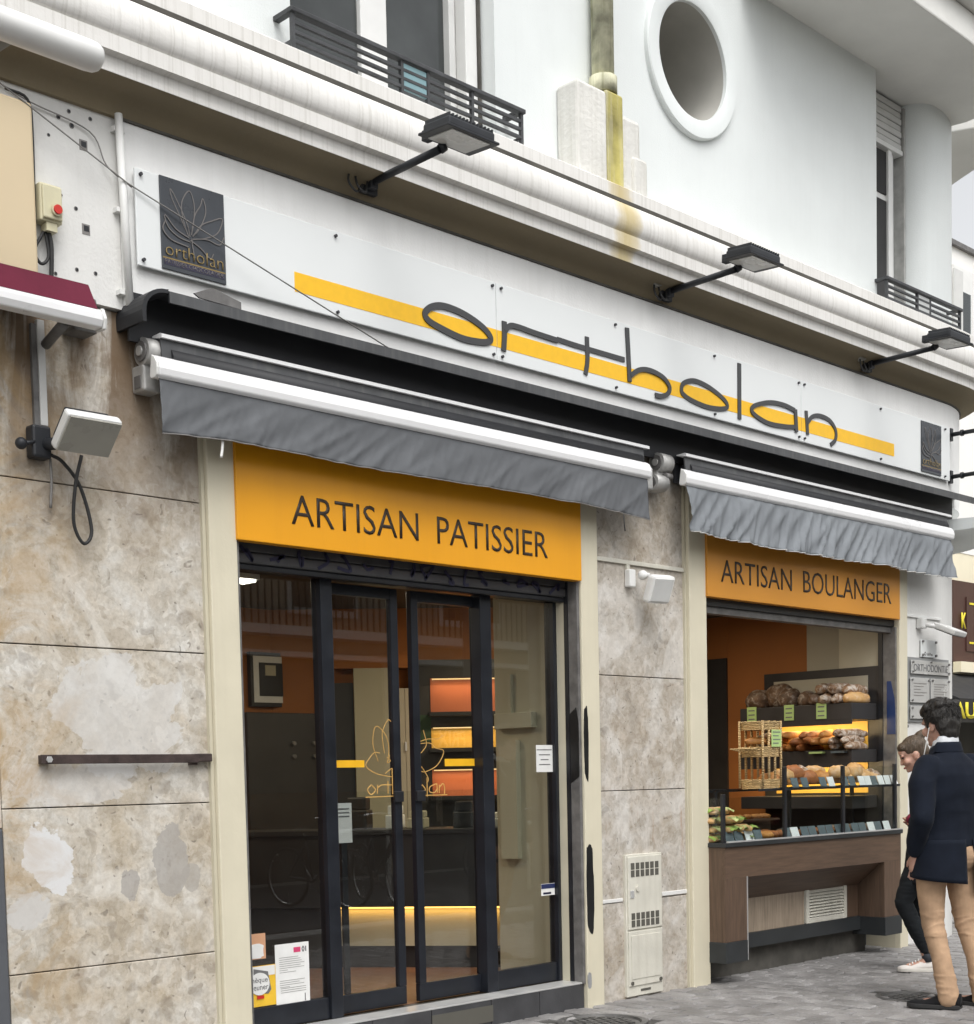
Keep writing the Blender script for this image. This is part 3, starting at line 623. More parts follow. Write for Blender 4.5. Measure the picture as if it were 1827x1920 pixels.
# ---- notices on the glass
def notice(name, lab, x0, x1, z0, z1, m='paper', y=.168): 
    t = thing(name, lab, 'notice', ((x0+x1)/2, y, z0)); part('sheet', m, t, x0, x1, y, y+.002, z0, z1); return t
t = notice('notice', 'white printed notice with pink logo behind the left door pane', -2.42, -2.20, .255, .585)
part('pink_logo', 'pink', t, -2.30, -2.255, .167, .1685, .535, .562); ribbon(MB(), [(-2.245, .55), (-2.238, .562), (-2.231, .55), (-2.238, .536), (-2.245, .55)], .006, .168, -.001).build('logo_ring', 'ink', t); part('logo_bar', 'ink', t, -2.224, -2.217, .167, .1685, .536, .563)
random.seed(5)
for k in range(15):
    z = .515-k*.011
    if k in (8, 9, 10): continue
    part('text_line', 'cable_grey', t, -2.395, -2.395+random.uniform(.05, .17), .167, .1684, z-.0022, z)
for k in range(3): part('text_line', 'cable_grey', t, -2.39, -2.225, .167, .1684, .352-k*.011, .3545-k*.011)
part('text_line', 'ink', t, -2.235, -2.229, .167, .1684, .275, .315)
t = notice('sticker', 'small orange and white leaflet above the yellow card in the door', -2.60, -2.478, .523, .654, mat('leaflet', (.62, .34, .20), .6, .1, 10)); t['category'] = 'leaflet'
blob('white_patch', -2.535, .565, .045, .038, .1675, 4, 'paper', t)
t = notice('sticker', 'yellow breakfast card in the corner of the left door pane', -2.60, -2.421, .278, .488, mat('card_yellow', (.80, .50, .04), .5, .06, 8)); t['category'] = 'card'
part('white_border', 'paper', t, -2.60, -2.425, .167, .1685, .435, .485); MB().prism([(-2.56, .475), (-2.47, .455), (-2.452, .36), (-2.47, .34), (-2.56, .35)], 'y', .1655, .167).build('black_shape', 'ink', t)
n_ = 26; MB().prism([(-2.525+.062*math.cos(2*math.pi*i/n_), .395+.058*math.sin(2*math.pi*i/n_)) for i in range(n_)], 'y', .164, .1655).build('white_disc', 'paper', t)
obj('lettering', text_mesh('hèque', -2.575, -2.475, .395, .43, .1638, .001), 'ink', t); obj('lettering', text_mesh('jeuner', -2.575, -2.472, .355, .392, .1638, .001), 'ink', t)
part('red_figure', 'red', t, -2.545, -2.50, .163, .1645, .318, .335)
t = notice('notice', 'pale opening-hours sheet taped inside the right door pane', -.409, -.262, 1.452, 1.617)
for k, (a, b_) in enumerate(((-.405, -.27), (-.385, -.285), (-.37, -.30), (-.385, -.285))): part('text_line', 'ink', t, a, b_, .167, .1684, 1.585-k*.03, 1.591-k*.03)
t = notice('sticker', 'small blue and white alarm sticker low on the right door pane', -.387, -.265, .692, .765); t['category'] = 'sticker'
part('blue_band', mat('blue_band', (.02, .03, .10), .5), t, -.387, -.265, .1665, .168, .735, .763); part('blue_mark', 'graffiti', t, -.37, -.30, .1665, .168, .70, .712)

# ================================================================ FASCIA BOARDS
def fascia(x0, x1, z1, words, lab, m):
    t = thing('shop_sign', lab, 'sign', ((x0+x1)/2, -.03, 2.595))
    part('board', m, t, x0, x1, -.062, -.005, 2.595, z1, bevel=.004)
    for txt, a, b_, za, zb in words: obj('lettering', text_mesh(txt, a, b_, za, zb, -.0622, .003, -.006), 'lettering', t)
fascia(-2.733, -.222, 3.30, [('ARTISAN', -2.405, -1.553, 2.702, 2.850), ('PATISSIER', -1.413, -.525, 2.702, 2.850)], 'orange fascia board lettered artisan patissier over the glass door', 'orange')
fascia(1.044, 3.572, 3.30, [('ARTISAN', 1.195, 2.046, 2.702, 2.852), ('BOULANGER', 2.194, 3.433, 2.706, 2.860)], 'orange fascia board lettered artisan boulanger over the bread window', 'orange2')
# ================================================================ MAIN SIGN
SG = thing('shop_sign', 'long white sign with yellow stripe and grey handwritten bakery name', 'sign', (.5, -.08, 3.76))
YS = -.092
for x0, x1 in ((-3.252, -.947), (-.943, 2.137), (2.141, 4.33)): part('panel', 'acrylic', SG, x0, x1, YS, YS+.012, 3.758, 4.186, bevel=.004)
for x in (-3.224, -2.10, -.978, -.908, .088, 1.101, 2.102, 2.174, 3.226, 4.24):
    for z in (4.16, 3.785):
        c = MB().disc_cyl((x, YS-.006, z), (0, 1, 0), .008, .014, 14).build('screw_cap', 'screw', SG); MB().disc_cyl((x, YS+.022, z), (0, 1, 0), .008, .02, 10).build('standoff', 'alu', c)
for x0, x1 in ((-2.366, -.947), (-.943, 2.137), (2.141, 3.433)): part('stripe', 'yellow', SG, x0, x1, YS-.0015, YS, 3.832, 3.927)
LK_ = [0]
def L(pts, wd=.033, closed=False, name='letter'):
    LK_[0] += 1; return ribbon(MB(), pts, wd, YS-.0017-.0005*(LK_[0] % 4), -.005-.0009*(LK_[0] % 4), 7, closed).build(name, 'grey_letter', SG)
L([(-1.498, 3.900), (-1.456, 3.942), (-1.37, 3.968), (-1.251, 3.965), (-1.139, 3.943), (-1.044, 3.908), (-.999, 3.868), (-1.03, 3.842), (-1.123, 3.828), (-1.236, 3.826), (-1.374, 3.846), (-1.468, 3.868)], .036, True)
L([(-.889, 3.983), (-.890, 3.9), (-.899, 3.818)], .036); L([(-.885, 3.93), (-.846, 3.967), (-.776, 3.974), (-.644, 3.968), (-.444, 3.963)], .030)
L([(-.444, 3.970), (-.216, 3.966), (.172, 3.966)], .030); L([(-.179, 4.036), (-.178, 3.9), (-.198, 3.812)], .034)
L([(.198, 4.163), (.208, 4.0), (.216, 3.842)], .036); L([(.225, 3.88), (.313, 3.93), (.422, 3.945), (.549, 3.925), (.614, 3.878), (.595, 3.832), (.53, 3.806), (.466, 3.802)], .030)
L([(.742, 3.885), (.769, 3.929), (.879, 3.962), (1.032, 3.949), (1.189, 3.903), (1.243, 3.861), (1.187, 3.833), (1.03, 3.818), (.859, 3.831), (.76, 3.857)], .031, True)
L([(1.382, 4.164), (1.378, 3.796)], .038)
L([(2.05, 3.960), (1.916, 3.975), (1.741, 3.965), (1.57, 3.919), (1.518, 3.880), (1.569, 3.848), (1.72, 3.821), (1.913, 3.829), (2.052, 3.846)], .030); L([(2.054, 3.968), (2.066, 3.813)], .036)
L([(2.196, 3.982), (2.213, 3.816)], .036); L([(2.206, 3.895), (2.277, 3.953), (2.38, 3.974), (2.507, 3.960), (2.585, 3.903), (2.58, 3.835), (2.515, 3.788)], .030)
def plaque(x0, x1, z0, z1, lab):
    p = part('logo_plaque', 'plaque', SG, x0, x1, YS-.008, YS-.0005, z0, z1, bevel=.002, label=lab)
    W_, H_ = x1-x0, z1-z0; y = YS-.0082
    cnt = [0]
    def s(pts, wd=.005, m='plaque_line'):
        cnt[0] += 1; ribbon(MB(), [(x0+u*W_, z0+v*H_) for u, v in pts], wd, y-.0003*cnt[0], -.0012-.0002*cnt[0], 5).build('logo_stroke', m, p)
    s([(.42, .42), (.30, .60), (.18, .78), (.16, .88), (.28, .74), (.40, .55), (.44, .42)]); s([(.40, .44), (.33, .62), (.33, .78), (.45, .92), (.52, .78), (.50, .58), (.46, .44)])
    s([(.46, .44), (.52, .66), (.62, .80), (.66, .88), (.70, .74), (.60, .55), (.48, .43)]); s([(.48, .43), (.62, .58), (.78, .66), (.96, .72), (.88, .55), (.68, .45), (.48, .40)])
    s([(.48, .40), (.70, .44), (.90, .42), (.98, .52)]); s([(.42, .40), (.22, .46), (.06, .58), (.10, .46), (.26, .38), (.44, .36)]); s([(.44, .38), (.60, .32), (.74, .24), (.80, .30)]); s([(.46, .40), (.47, .30), (.50, .20)]); s([(.06, .52), (.02, .42), (.14, .33), (.40, .30)])
    obj('lettering', text_mesh('ortholan', x0+.05*W_, x1-.05*W_, z0+.15*H_, z0+.29*H_, y-.004, .0012, -.012), 'plaque_gold', p)
    bd = part('name_band', 'plaque_band', p, x0+.01, x1-.01, y-.001, y, z0+.02, z0+.09*H_+.01); part('gold_line', 'plaque_gold', p, x0+.004, x1-.004, y-.001, y, z0+.115*H_, z0+.13*H_)
    obj('lettering', text_mesh('PATISSIER CHOCOLATIER', x0+.04*W_, x1-.04*W_, z0+.025, z0+.045, y-.001, .0012, -.004), 'plaque_line', p)
plaque(-3.128, -2.778, 3.771, 4.184, 'dark plaque with faint lotus drawing at the left end'); plaque(3.848, 4.172, 3.776, 4.171, 'dark plaque with faint lotus drawing at the right end')

# ================================================================ AWNINGS
hd = thing('awning_hood', 'long dark metal hood sheltering both rolled awnings', 'awning hood', (.6, 0, 3.6))
MB().prism([(0, 3.655), (-.20, 3.635), (-.225, 3.622), (-.225, 3.575), (-.215, 3.575), (-.213, 3.61), (-.19, 3.622), (0, 3.64)], 'x', -3.18, 4.50).build('hood_sheet', 'hood', hd)
MB().prism([(-.2255, 3.623), (-.2285, 3.623), (-.2285, 3.574), (-.2255, 3.574)], 'x', -3.18, 4.50).build('front_lip', 'hood_lip', hd)
MB().prism([(-3.181, 3.634)]+[(-3.19-.13*math.sin(a), 3.52+.112*math.cos(a)) for a in [math.pi/2*i/8 for i in range(9)]]+[(-3.318, 3.47), (-3.30, 3.47)]+[(-3.19-.11*math.sin(a), 3.52+.095*math.cos(a)) for a in [math.pi/2*i/8 for i in range(8, -1, -1)]]+[(-3.181, 3.616)], 'y', -.222, -.0).build('end_flap', 'hood', hd)
part('back_plate', 'hood', hd, -3.30, 4.4, -.075, -.0605, 3.42, 3.638)
# loose flashing on the lip
MB().prism([(-3.03, 3.655), (-2.93, 3.70), (-2.77, 3.668), (-2.77, 3.635), (-3.0, 3.64)], 'y', -.20, -.19).build('loose_flashing', 'cast_dark', hd)
def awning(x0, x1, zr, zv, drop, lab, m, seed):
    t = thing('awning', lab, 'awning', ((x0+x1)/2, -.1, zr), 'rolled-up bakery awnings')
    # rolled cloth, upper cassette lip, front rail
    MB().tube([(x0+.10, -.12, zr+.045), (x1-.03, -.12, zr+.045)], .055, 20).build('cloth_roll', 'hood', t)
    MB().prism([(-.168, zr+.130), (-.168, zr+.146), (-.155, zr+.152), (-.09, zr+.150), (-.09, zr+.142), (-.150, zr+.130)], 'x', x0+.045, x1+.03).build('cassette_lip', 'rail_white', t); MB().prism([(-.158, zr+.046), (-.150, zr+.129), (-.140, zr+.129), (-.148, zr+.046)], 'x', x0+.05, x1-.01).build('cassette_face', 'hood_lip', t)
    rp = [(-.165, zr+.045), (-.19, zr+.030), (-.206, zr+.005), (-.210, zr-.02), (-.205, zr-.05), (-.190, zr-.062), (-.160, zr-.062), (-.150, zr-.05)]
    rl = MB().prism(rp, 'x', x0, x1).build('front_rail', 'rail_white', t, .006)
    MB().prism([(a*1.02+.0035, b_) for a, b_ in rp], 'x', x0-.014, x0-.001).build('rail_cap', 'white_plastic', rl, .004)
    # valance
    nx, nz = 420, 16; vs = []; fs = []; rnd = random.Random(seed)
    zt = zr-.058
    for i in range(nx+1):
        u = i/nx; x = x0+.012+(x1-x0-.03)*u
        for k in range(nz+1):
            v = k/nz
            sag = .012*math.sin(u*9+seed)*v+.006*noise.noise(Vector((u*25, seed, 0)))*v
            zb = zv+.018*(abs(2*u-1)**6)*(-1 if seed == 1 else .6)
            z = zt+(zb-zt)*v+sag*.5
            w1 = noise.noise(Vector((x*2.6+v*.6, v*.5, seed)))*(.014 if seed == 1 else .018); w2 = (1-2*abs(noise.noise(Vector((x*(6 if seed == 1 else 8)+v*2.2, v*.6, seed+7)))))**2*(.010 if seed == 1 else .018); w3 = (1-2*abs(noise.noise(Vector((x*(14 if seed == 1 else 17)+v*2.2, v*.7, seed+3)))))**3*(.004 if seed == 1 else .006)
            y = -.185-(w1+w2+w3)*(v**.6)*1.6*drop-.01*v
            xx = x+.008*noise.noise(Vector((x*3, v*2, seed+5)))*v
            vs.append((xx, y, z))
    for i in range(nx):
        for k in range(nz): a = i*(nz+1)+k; fs.append((a, a+1, a+nz+2, a+nz+1))
    vm = MB().add(vs, fs, True).build('valance', m, t); so = vm.modifiers.new('solid', 'SOLIDIFY'); so.thickness = .002
    hem = [vs[i*(nz+1)+nz] for i in range(nx+1)]
    MB().tube([(p[0], p[1]-.002, p[2]) for p in hem[::2]], .0028, 6).build('hem_piping', 'cable_grey' if seed == 1 else 'lamp_side', vm)
    # side brackets: cast end plates with gear wheel
    for xb, s_ in ((x0+.03, 1),) if seed == 1 else ((x0-.12, 1),):
        b1 = part('bracket', 'cast_alu', t, xb-.045, xb+.05, -.10, -.0, zr-.10, zr+.02, bevel=.012)
        MB().disc_cyl((xb+.015, -.085, zr+.075), (1, 0, 0), .062, .11, 22).build('gear_housing', 'cast_alu', b1); MB().disc_cyl((xb-.043, -.085, zr+.075), (1, 0, 0), .045, .012, 20).build('gear_ring', 'cast_dark', b1)
        MB().disc_cyl((xb-.046, -.085, zr+.075), (1, 0, 0), .022, .022, 16).build('gear_hub', 'cast_alu', b1); MB().disc_cyl((xb+.03, -.12, zr-.01), (1, 0, 0), .022, .06, 14).build('bolt', 'cast_dark', b1)
        part('bracket_rib', 'cast_dark', b1, xb-.05, xb-.046, -.08, -.03, zr-.085, zr-.03)
    # folded arms behind the rail
    MB().tube([(x0+.15, -.11, zr-.028), (x0+(x1-x0)*.45, -.13, zr-.032)], .026, 10).build('folding_arm', 'cast_alu', t); MB().tube([(x1-.1, -.11, zr-.028), (x0+(x1-x0)*.55, -.13, zr-.032)], .026, 10).build('folding_arm', 'cast_alu', t)
    part('wall_bar', 'hood', t, x0+.06, x1, -.0605, -.045, zr-.02, zr+.10)
    return t
A1 = awning(-3.235, .285, 3.305, 3.012, .8, 'charcoal awning with white rail rolled up over the glass door', 'cloth_grey', 1)
A2 = awning(.645, 4.185, 3.315, 2.945, 1.6, 'pale grey crumpled awning with white rail over the bread window', 'cloth_grey2', 2)
b1 = part('bracket', 'cast_alu', A1, .30, .36, -.16, -.0, 3.19, 3.33, bevel=.012); MB().disc_cyl((.48, -.10, 3.26), (1, 0, 0), .05, .12, 20).build('gear_housing', 'cast_alu', A2); MB().disc_cyl((.415, -.10, 3.26), (1, 0, 0), .034, .014, 18).build('gear_ring', 'cast_dark', A2)
MB().tube(catmull([(-2.90, -.2, 3.02), (-2.905, -.2, 2.97), (-2.912, -.2, 2.935)], 4), .007, 8).build('pull_cord', 'white_plastic', A1)
MB().tube([(.02, -.195, 3.0), (.025, -.195, 2.94), (.032, -.195, 2.90)], .004, 6).build('pull_cord', 'cable', A1)

# ================================================================ FLOODLIGHTS
def floodlight():
    t = thing('floodlight', 'x', 'floodlight', (0, 0, 0), 'black floodlights on arms above the sign', local=True)
    part('wall_plate', 'lamp_body', t, -.055, .055, -.035, 0, -.045, .055, bevel=.006); part('hinge', 'lamp_body', t, -.025, .025, -.075, -.0355, -.03, .04, bevel=.006)
    MB().tube([(0, -.05, .005), (0, -.56, .012)], .019, 12).build('arm', 'lamp_body', t)
    hx = .155
    # head: finned box tilted down towards the wall
    c = Vector((.03, -.665, .062)); ay = Vector((0, -1, -.06)).normalized(); ax = Vector((1, 0, 0)); az = ax.cross(ay) 
    if az.z < 0: az = -az
    hb = MB(); hb.obox(c, ax, ay, az, hx, .092, .022); h = hb.build('head', 'lamp_body', t, .01)
    fr = MB(); fr.obox(c-az*.027, ax, ay, az, hx+.018, .106, .006); fr.build('rim', 'lamp_body', h, .003)
    lg = MB(); lg.obox(c-az*.0345, ax, ay, az, hx-.03, .085, .003); lg.build('lens', 'lamp_glass', h)
    for k in range(13):
        f = MB(); f.obox(c+ax*(-hx+.012+k*(2*hx-.024)/12)+az*.029, ax, ay, az, .004, .085, .008); f.build('cooling_fin', 'lamp_body', h)
    MB().obox(c+ay*-.13+ax*-.08, ax, ay, az, .022, .03, .025).build('knuckle', 'lamp_body', t, .005)
    MB().tube([(0, -.56, .012), (.02, -.575, .03)], .024, 10).build('elbow', 'lamp_body', t)
    MB().disc_cyl((-.13, -.045, .06), (0, 1, 0), .055, .05, 20).build('junction_box', 'grey_plastic', t)
    MB().tube(catmull([(-.15, -.05, .02), (-.17, -.07, -.04), (-.12, -.07, -.075), (-.05, -.04, -.02)], 6), .006, 6).build('lead', 'cable', t)
    MB().tube(catmull([(-.11, -.05, .02), (-.12, -.08, -.05), (-.07, -.08, -.07), (-.03, -.05, -.0)], 6), .006, 6).build('lead', 'cable', t)
    return t
fl = floodlight(); fl.location = (-1.87, -.07, 4.47); fl['label'] = 'black floodlight on arm at the left, below the long railing'
copy_tree(fl, (.595, -.07, 4.455), 'black floodlight on arm above the middle of the long sign')
copy_tree(fl, (3.04, -.07, 4.45), 'black floodlight on arm nearest the rounded corner')
# bracket arms of a sign around the corner (seen from the side)
for z in (4.14, 3.80):
    t = thing('sign_bracket', 'upper black rod bracket past the right plaque' if z > 4 else 'lower black rod bracket past the right plaque', 'bracket', (4.37, -.06, z), 'black rod brackets by the right plaque')
    part('foot_plate', 'lamp_body', t, 4.36, 4.40, -.085, -.061, z-.05, z+.05); MB().tube([(4.38, -.08, z), (4.42, -.75, z+.0)], .017, 10).build('rod', 'lamp_body', t); MB().disc_cyl((4.385, -.17, z), (0, 1, 0), .026, .02, 10).build('nut', 'lamp_body', t)
# ================================================================ LEFT: neighbouring shop and clutter
for x, z, s_ in ((-3.471, 4.238, .022), (-3.474, 3.877, .022), (-3.588, 4.321, .011), (-3.536, 4.36, .010), (-3.525, 4.302, .013), (-3.432, 4.358, .010), (-3.638, 4.231, .008), (-3.527, 3.689, .010), (-3.435, 3.693, .010), (-3.631, 3.649, .009), (-3.52, 3.952, .010), (-3.59, 3.991, .008)):
    ph_ = part('anchor_hole', 'cable_grey', B, x-s_*.9, x+s_*.9, -.037, -.034, z-s_*1.2, z+s_*.9, bevel=.002) if s_ > .02 else MB().disc_cyl((x, -.0355, z), (0, 1, 0), s_*.95, .003, 9).build('anchor_hole', 'cable_grey', B); part('hole', 'black_metal', ph_, x-s_*.5, x+s_*.6, -.039, -.0365, z-s_*.5, z+s_*.55)
t = thing('cable_conduit', 'white vertical conduit at the left end of the sign band', 'conduit', (-3.3, -.07, 3.57))
MB().tube([(-3.292, -.078, 3.57), (-3.315, -.078, 4.40)], .018, 12).build('pipe', 'white_plastic', t)
for z in (3.62, 3.98, 4.33): part('clip', 'white_plastic', t, -3.335, -3.28, -.07, -.036, z, z+.02)
nb = thing('neighbour_shop', 'edge of the neighbouring shop with dark grey door frame', 'shop', (-5, 0, 0))
part('wall', 'dark_joint', nb, -7.5, -3.99, .05, .5, -.05, 3.56); part('door_post', mat('post_grey', (.10, .105, .115), .5, .1, 5), nb, -4.12, -3.972, -.01, .049, -.02, 1.25, bevel=.01)
for a, b_ in ((1.252, 2.046), (2.05, 2.755), (2.76, 3.558)): part('stone_slab', 'stone_left', nb, -4.9, -3.971, .0, .049, a, b_, bevel=.003)
t = thing('signboard', 'beige signboard of the neighbouring shop', 'sign', (-4.1, -.06, 3.56)); part('panel', 'beige_panel', t, -5.2, -3.744, -.10, -.036, 3.50, 4.312, bevel=.012); MB().tube(catmull([(-3.86, -.09, 4.34), (-3.76, -.09, 4.325), (-3.738, -.08, 4.2), (-3.738, -.07, 3.85), (-3.735, -.06, 3.58)], 5), .006, 6).build('edge_cable', 'cable', t)
t = thing('control_box', 'cream control box with red push button', 'switch box', (-3.67, -.07, 3.83))
part('case', 'box_cream', t, -3.728, -3.625, -.105, -.036, 3.835, 3.995, bevel=.008); part('lid', 'box_cream', t, -3.722, -3.631, -.118, -.1055, 3.845, 3.985, bevel=.006)
bt = MB().disc_cyl((-3.662, -.124, 3.885), (0, 1, 0), .026, .012, 20).build('button_collar', 'box_cream', t); MB().disc_cyl((-3.662, -.132, 3.885), (0, 1, 0), .019, .012, 18).build('button', 'red', bt)
part('bracket', 'box_cream', t, -3.70, -3.65, -.10, -.05, 3.80, 3.834)
MB().tube(catmull([(-3.70, -.07, 3.80), (-3.745, -.07, 3.71), (-3.717, -.07, 3.663), (-3.681, -.07, 3.70), (-3.69, -.07, 3.80)], 6), .007, 8).build('lead', 'cable', t); MB().tube(catmull([(-3.675, -.07, 3.80), (-3.665, -.07, 3.74), (-3.668, -.06, 3.57)], 6), .010, 8).build('lead', 'cable', t)
# burgundy awning
t = thing('awning', 'burgundy awning edge with white rail on the neighbouring shop', 'awning', (-4.6, -.2, 3.38))
MB().prism([(-.245, 3.55), (-.25, 3.555), (-.318, 3.438), (-.312, 3.436)], 'x', -6, -3.60).build('cloth', 'burgundy', t)
MB().prism([(-.27, 3.44), (-.315, 3.438), (-.335, 3.42), (-.338, 3.39), (-.325, 3.362), (-.27, 3.36)], 'x', -6, -3.585).build('front_rail', 'rail_white', t, .006)
MB().prism([(-.265, 3.445), (-.32, 3.445), (-.342, 3.40), (-.33, 3.355), (-.265, 3.355)], 'x', -3.584, -3.568).build('rail_cap', 'white_plastic', t, .005); MB().tube([(-3.7, -.05, 3.33), (-3.72, -.26, 3.375)], .022, 10).build('arm', 'cast_dark', t)
part('bracket', 'cast_dark', t, -3.60, -3.48, -.12, -.0, 3.40, 3.555, bevel=.015)
MB().tube([(-5.8, -.14, 3.47), (-3.62, -.14, 3.47)], .05, 12).build('cloth_roll', 'hood', t)
# white strip lamp high on the left
t = thing('strip_lamp', 'white tubular strip lamp on an arm at the top left', 'lamp', (-4.6, -.8, 4.2))
def rr(x, k): return [(x, -.8+.062*k*math.cos(2*math.pi*i/20), 4.212+.055*k*math.sin(2*math.pi*i/20)) for i in range(20)]
MB().rings([rr(-6.5, 1), rr(-3.89, 1), rr(-3.862, .95), rr(-3.845, .8), rr(-3.836, .5)], True, True, True).build('tube_housing', 'white_plastic', t); MB().tube([(-4.18, -.78, 4.20), (-4.4, -.04, 4.05)], .022, 10).build('arm', 'grey_plastic', t)
# duct + grey floodlight
t = thing('cable_duct', 'short vertical grey duct above the old floodlight', 'duct', (-3.71, -.02, 3.0)); part('duct', 'lamp_side', t, -3.724, -3.69, -.028, -.003, 2.99, 3.44, bevel=.003); part('duct_back', 'cast_dark', t, -3.75, -3.725, -.02, -.003, 2.99, 3.42)
t = thing('floodlight', 'old white rimmed floodlight with dangling cable on the stone wall', 'floodlight', (-3.6, -.05, 2.8))
c = Vector((-3.60, -.19, 2.945)); ay = Vector((.08, -.62, .62)).normalized(); ax = Vector((1, .05, .02)).normalized(); az = ax.cross(ay).normalized(); ay = az.cross(ax)
if az.z > 0: az = -az
h = MB().obox(c, ax, ay, az, .135, .092, .024).build('rim', 'white_plastic', t, .012); MB().obox(c+az*.028, ax, ay, az, .127, .084, .004).build('lens', mat('lens_grey', (.34, .33, .29), .3, .1, 5), h)
MB().obox(c-az*.045, ax, ay, az, .11, .075, .02).build('back_box', 'lamp_body', h, .01)
MB().tube([(-3.74, -.02, 2.90), (-3.71, -.10, 2.90), (-3.68, -.15, 2.92)], .026, 10).build('yoke', 'lamp_body', t); part('mount', 'lamp_body', t, -3.79, -3.70, -.07, -.003, 2.84, 2.98, bevel=.012)
MB().ellipsoid((-3.845, -.07, 2.888), .026, .026, .026).build('knob', 'lamp_body', t); MB().tube([(-3.84, -.07, 2.888), (-3.76, -.06, 2.91)], .009, 8).build('knob_stem', 'lamp_body', t)
MB().tube(catmull([(-3.60, -.14, 2.86), (-3.612, -.10, 2.74), (-3.605, -.06, 2.58), (-3.555, -.05, 2.497), (-3.513, -.05, 2.56), (-3.56, -.05, 2.74), (-3.645, -.06, 2.835), (-3.70, -.06, 2.86)], 8), .008, 8).build('lead', 'cable', t)
MB().tube(catmull([(-3.69, -.03, 2.85), (-3.688, -.03, 2.76), (-3.692, -.02, 2.64)], 5), .006, 6).build('loose_strand', 'cable_grey', t)
# thin wires strung across
t = tag(MB().tube([(-3.887-.6, -.30, 4.60), (-3.887, -.1, 4.349), (-3.293, -.1, 4.10), (-1.80, -.225, 3.60)], .0032, 6).build('overhead_wire', 'cable_grey'), 'thin grey wire slanting down across the sign to the awning hood', 'wire')
t = tag(MB().tube(catmull([(-3.866, -.05, 4.375), (-3.723, -.05, 4.337), (-3.446, -.05, 4.296), (-3.373, -.06, 4.168), (-3.27, -.095, 4.09)], 6), .003, 6).build('loose_wire', 'cable_grey'), 'thin kinked wire clipped to the plaster left of the conduit', 'wire')
# iron bar on the stone
t = thing('wall_bar', 'dark iron bar bolted across the stone left of the door', 'bar', (-3.36, -.02, 1.53))
part('bar', 'rust_bar', t, -3.80, -2.99, -.05, -.036, 1.525, 1.566, bevel=.003); part('spacer', 'rust_bar', t, -3.79, -3.745, -.036, 0, 1.527, 1.564); part('spacer', 'rust_bar', t, -3.02, -2.99, -.036, 0, 1.515, 1.562); part('end_block', 'rust_bar', t, -2.989, -2.91, -.045, -.004, 1.53, 1.568, bevel=.004)
MB().disc_cyl((-3.765, -.053, 1.545), (0, 1, 0), .015, .008, 6).build('bolt', 'alu', t)
# ================================================================ MIDDLE PIER
t = thing('cable_duct', 'thin cream duct across the middle pier', 'duct', (.4, -.01, 2.75)); part('duct', 'cabinet', t, -.053, .847, -.018, -.003, 2.742, 2.768, bevel=.003); part('drop', 'cabinet', t, .255, .285, -.02, -.003, 2.665, 2.7415)
def small_flood(name, lab, x, z, m, flip=1):
    t = thing(name, lab, 'floodlight', (x, 0, z)); part('wall_box', m, t, x-.06, x+.0, -.05, -.003, z-.055, z+.055, bevel=.008); MB().ellipsoid((x+.035, -.075, z+.02), .032, .032, .032).build('joint', m, t)
    c = Vector((x+.10, -.15, z-.07)); ay = Vector((0, -.34, .94)).normalized(); ax = Vector((1, -.25, 0)).normalized(); az = ax.cross(ay).normalized()
    if az.y > 0: az = -az
    h = MB().obox(c, ax, ay, az, .088, .088, .035).build('head', m, t, .018); MB().obox(c+az*.037, ax, ay, az, .07, .07, .003).build('lens', 'lamp_side', h); MB().tube([(x+.02, -.06, z+.03), (x+.06, -.11, z+.015)], .016, 8).build('neck', m, t); return t
small_flood('floodlight', 'small white floodlight on the middle stone pier', .31, 2.655, 'white_plastic')
t = thing('meter_cabinet', 'cream metal meter cabinet at the foot of the middle pier', 'cabinet', (.38, -.02, 0))
part('case', 'cabinet', t, .197, .561, -.022, .02, .008, .918, bevel=.004)
up = part('upper_door', 'cabinet', t, .208, .55, -.032, -.0225, .437, .905, bevel=.004); lo = part('lower_door', 'cabinet', t, .208, .55, -.030, -.0225, .075, .428, bevel=.004)
for z0 in (.775, .455):
    for k in range(6):
        for r_ in range(2): part('louvre_slot', 'slot', up, .235+k*.049, .27+k*.049, -.034, -.0315, z0+r_*.047, z0+r_*.047+.042)
part('lock', 'alu', up, .225, .26, -.038, -.0325, .64, .69, bevel=.004); MB().disc_cyl((.30, -.036, .70), (0, 1, 0), .02, .008, 16).build('lock_plate', 'cabinet', up)
part('lower_frame', 'cabinet', lo, .23, .53, -.034, -.0305, .12, .40, bevel=.004)
for x in (.235, .525): MB().disc_cyl((x, -.033, .095), (0, 1, 0), .013, .008, 12).build('bolt', 'slot', lo)
part('base_slot', 'slot', t, .33, .43, -.025, -.0225, .035, .05)
# ================================================================ RIGHT PIER
t = thing('cable_duct', 'thin white duct above the orthodontist plates', 'duct', (4.1, -.01, 2.64)); part('duct', 'white_plastic', t, 3.722, 4.33, -.016, -.003, 2.636, 2.658, bevel=.003)
t = thing('floodlight', 'small grey floodlight above the orthodontist plates', 'floodlight', (4.1, -.05, 2.55)); part('wall_box', 'lamp_side', t, 3.93, 4.01, -.06, -.003, 2.55, 2.63, bevel=.008)
c = Vector((4.14, -.19, 2.535)); ax = Vector((1, 0, -.05)).normalized(); ay = Vector((0, -.80, -.35)).normalized(); az = ax.cross(ay).normalized()
if az.z > 0: az = -az
MB().obox(c, ax, ay, az, .105, .10, .022).build('head', 'lamp_side', t, .01); MB().obox(c+az*.024, ax, ay, az, .09, .085, .004).build('lens', 'lamp_body', t); MB().tube([(3.99, -.05, 2.58), (4.07, -.13, 2.56)], .018, 8).build('neck', 'lamp_side', t)
M['plate'] = mat('plate', (.62, .62, .61), .25, .06, 6, metal=.35); M['plate_back'] = mat('plate_back', (.26, .265, .265), .4, .06, 6)
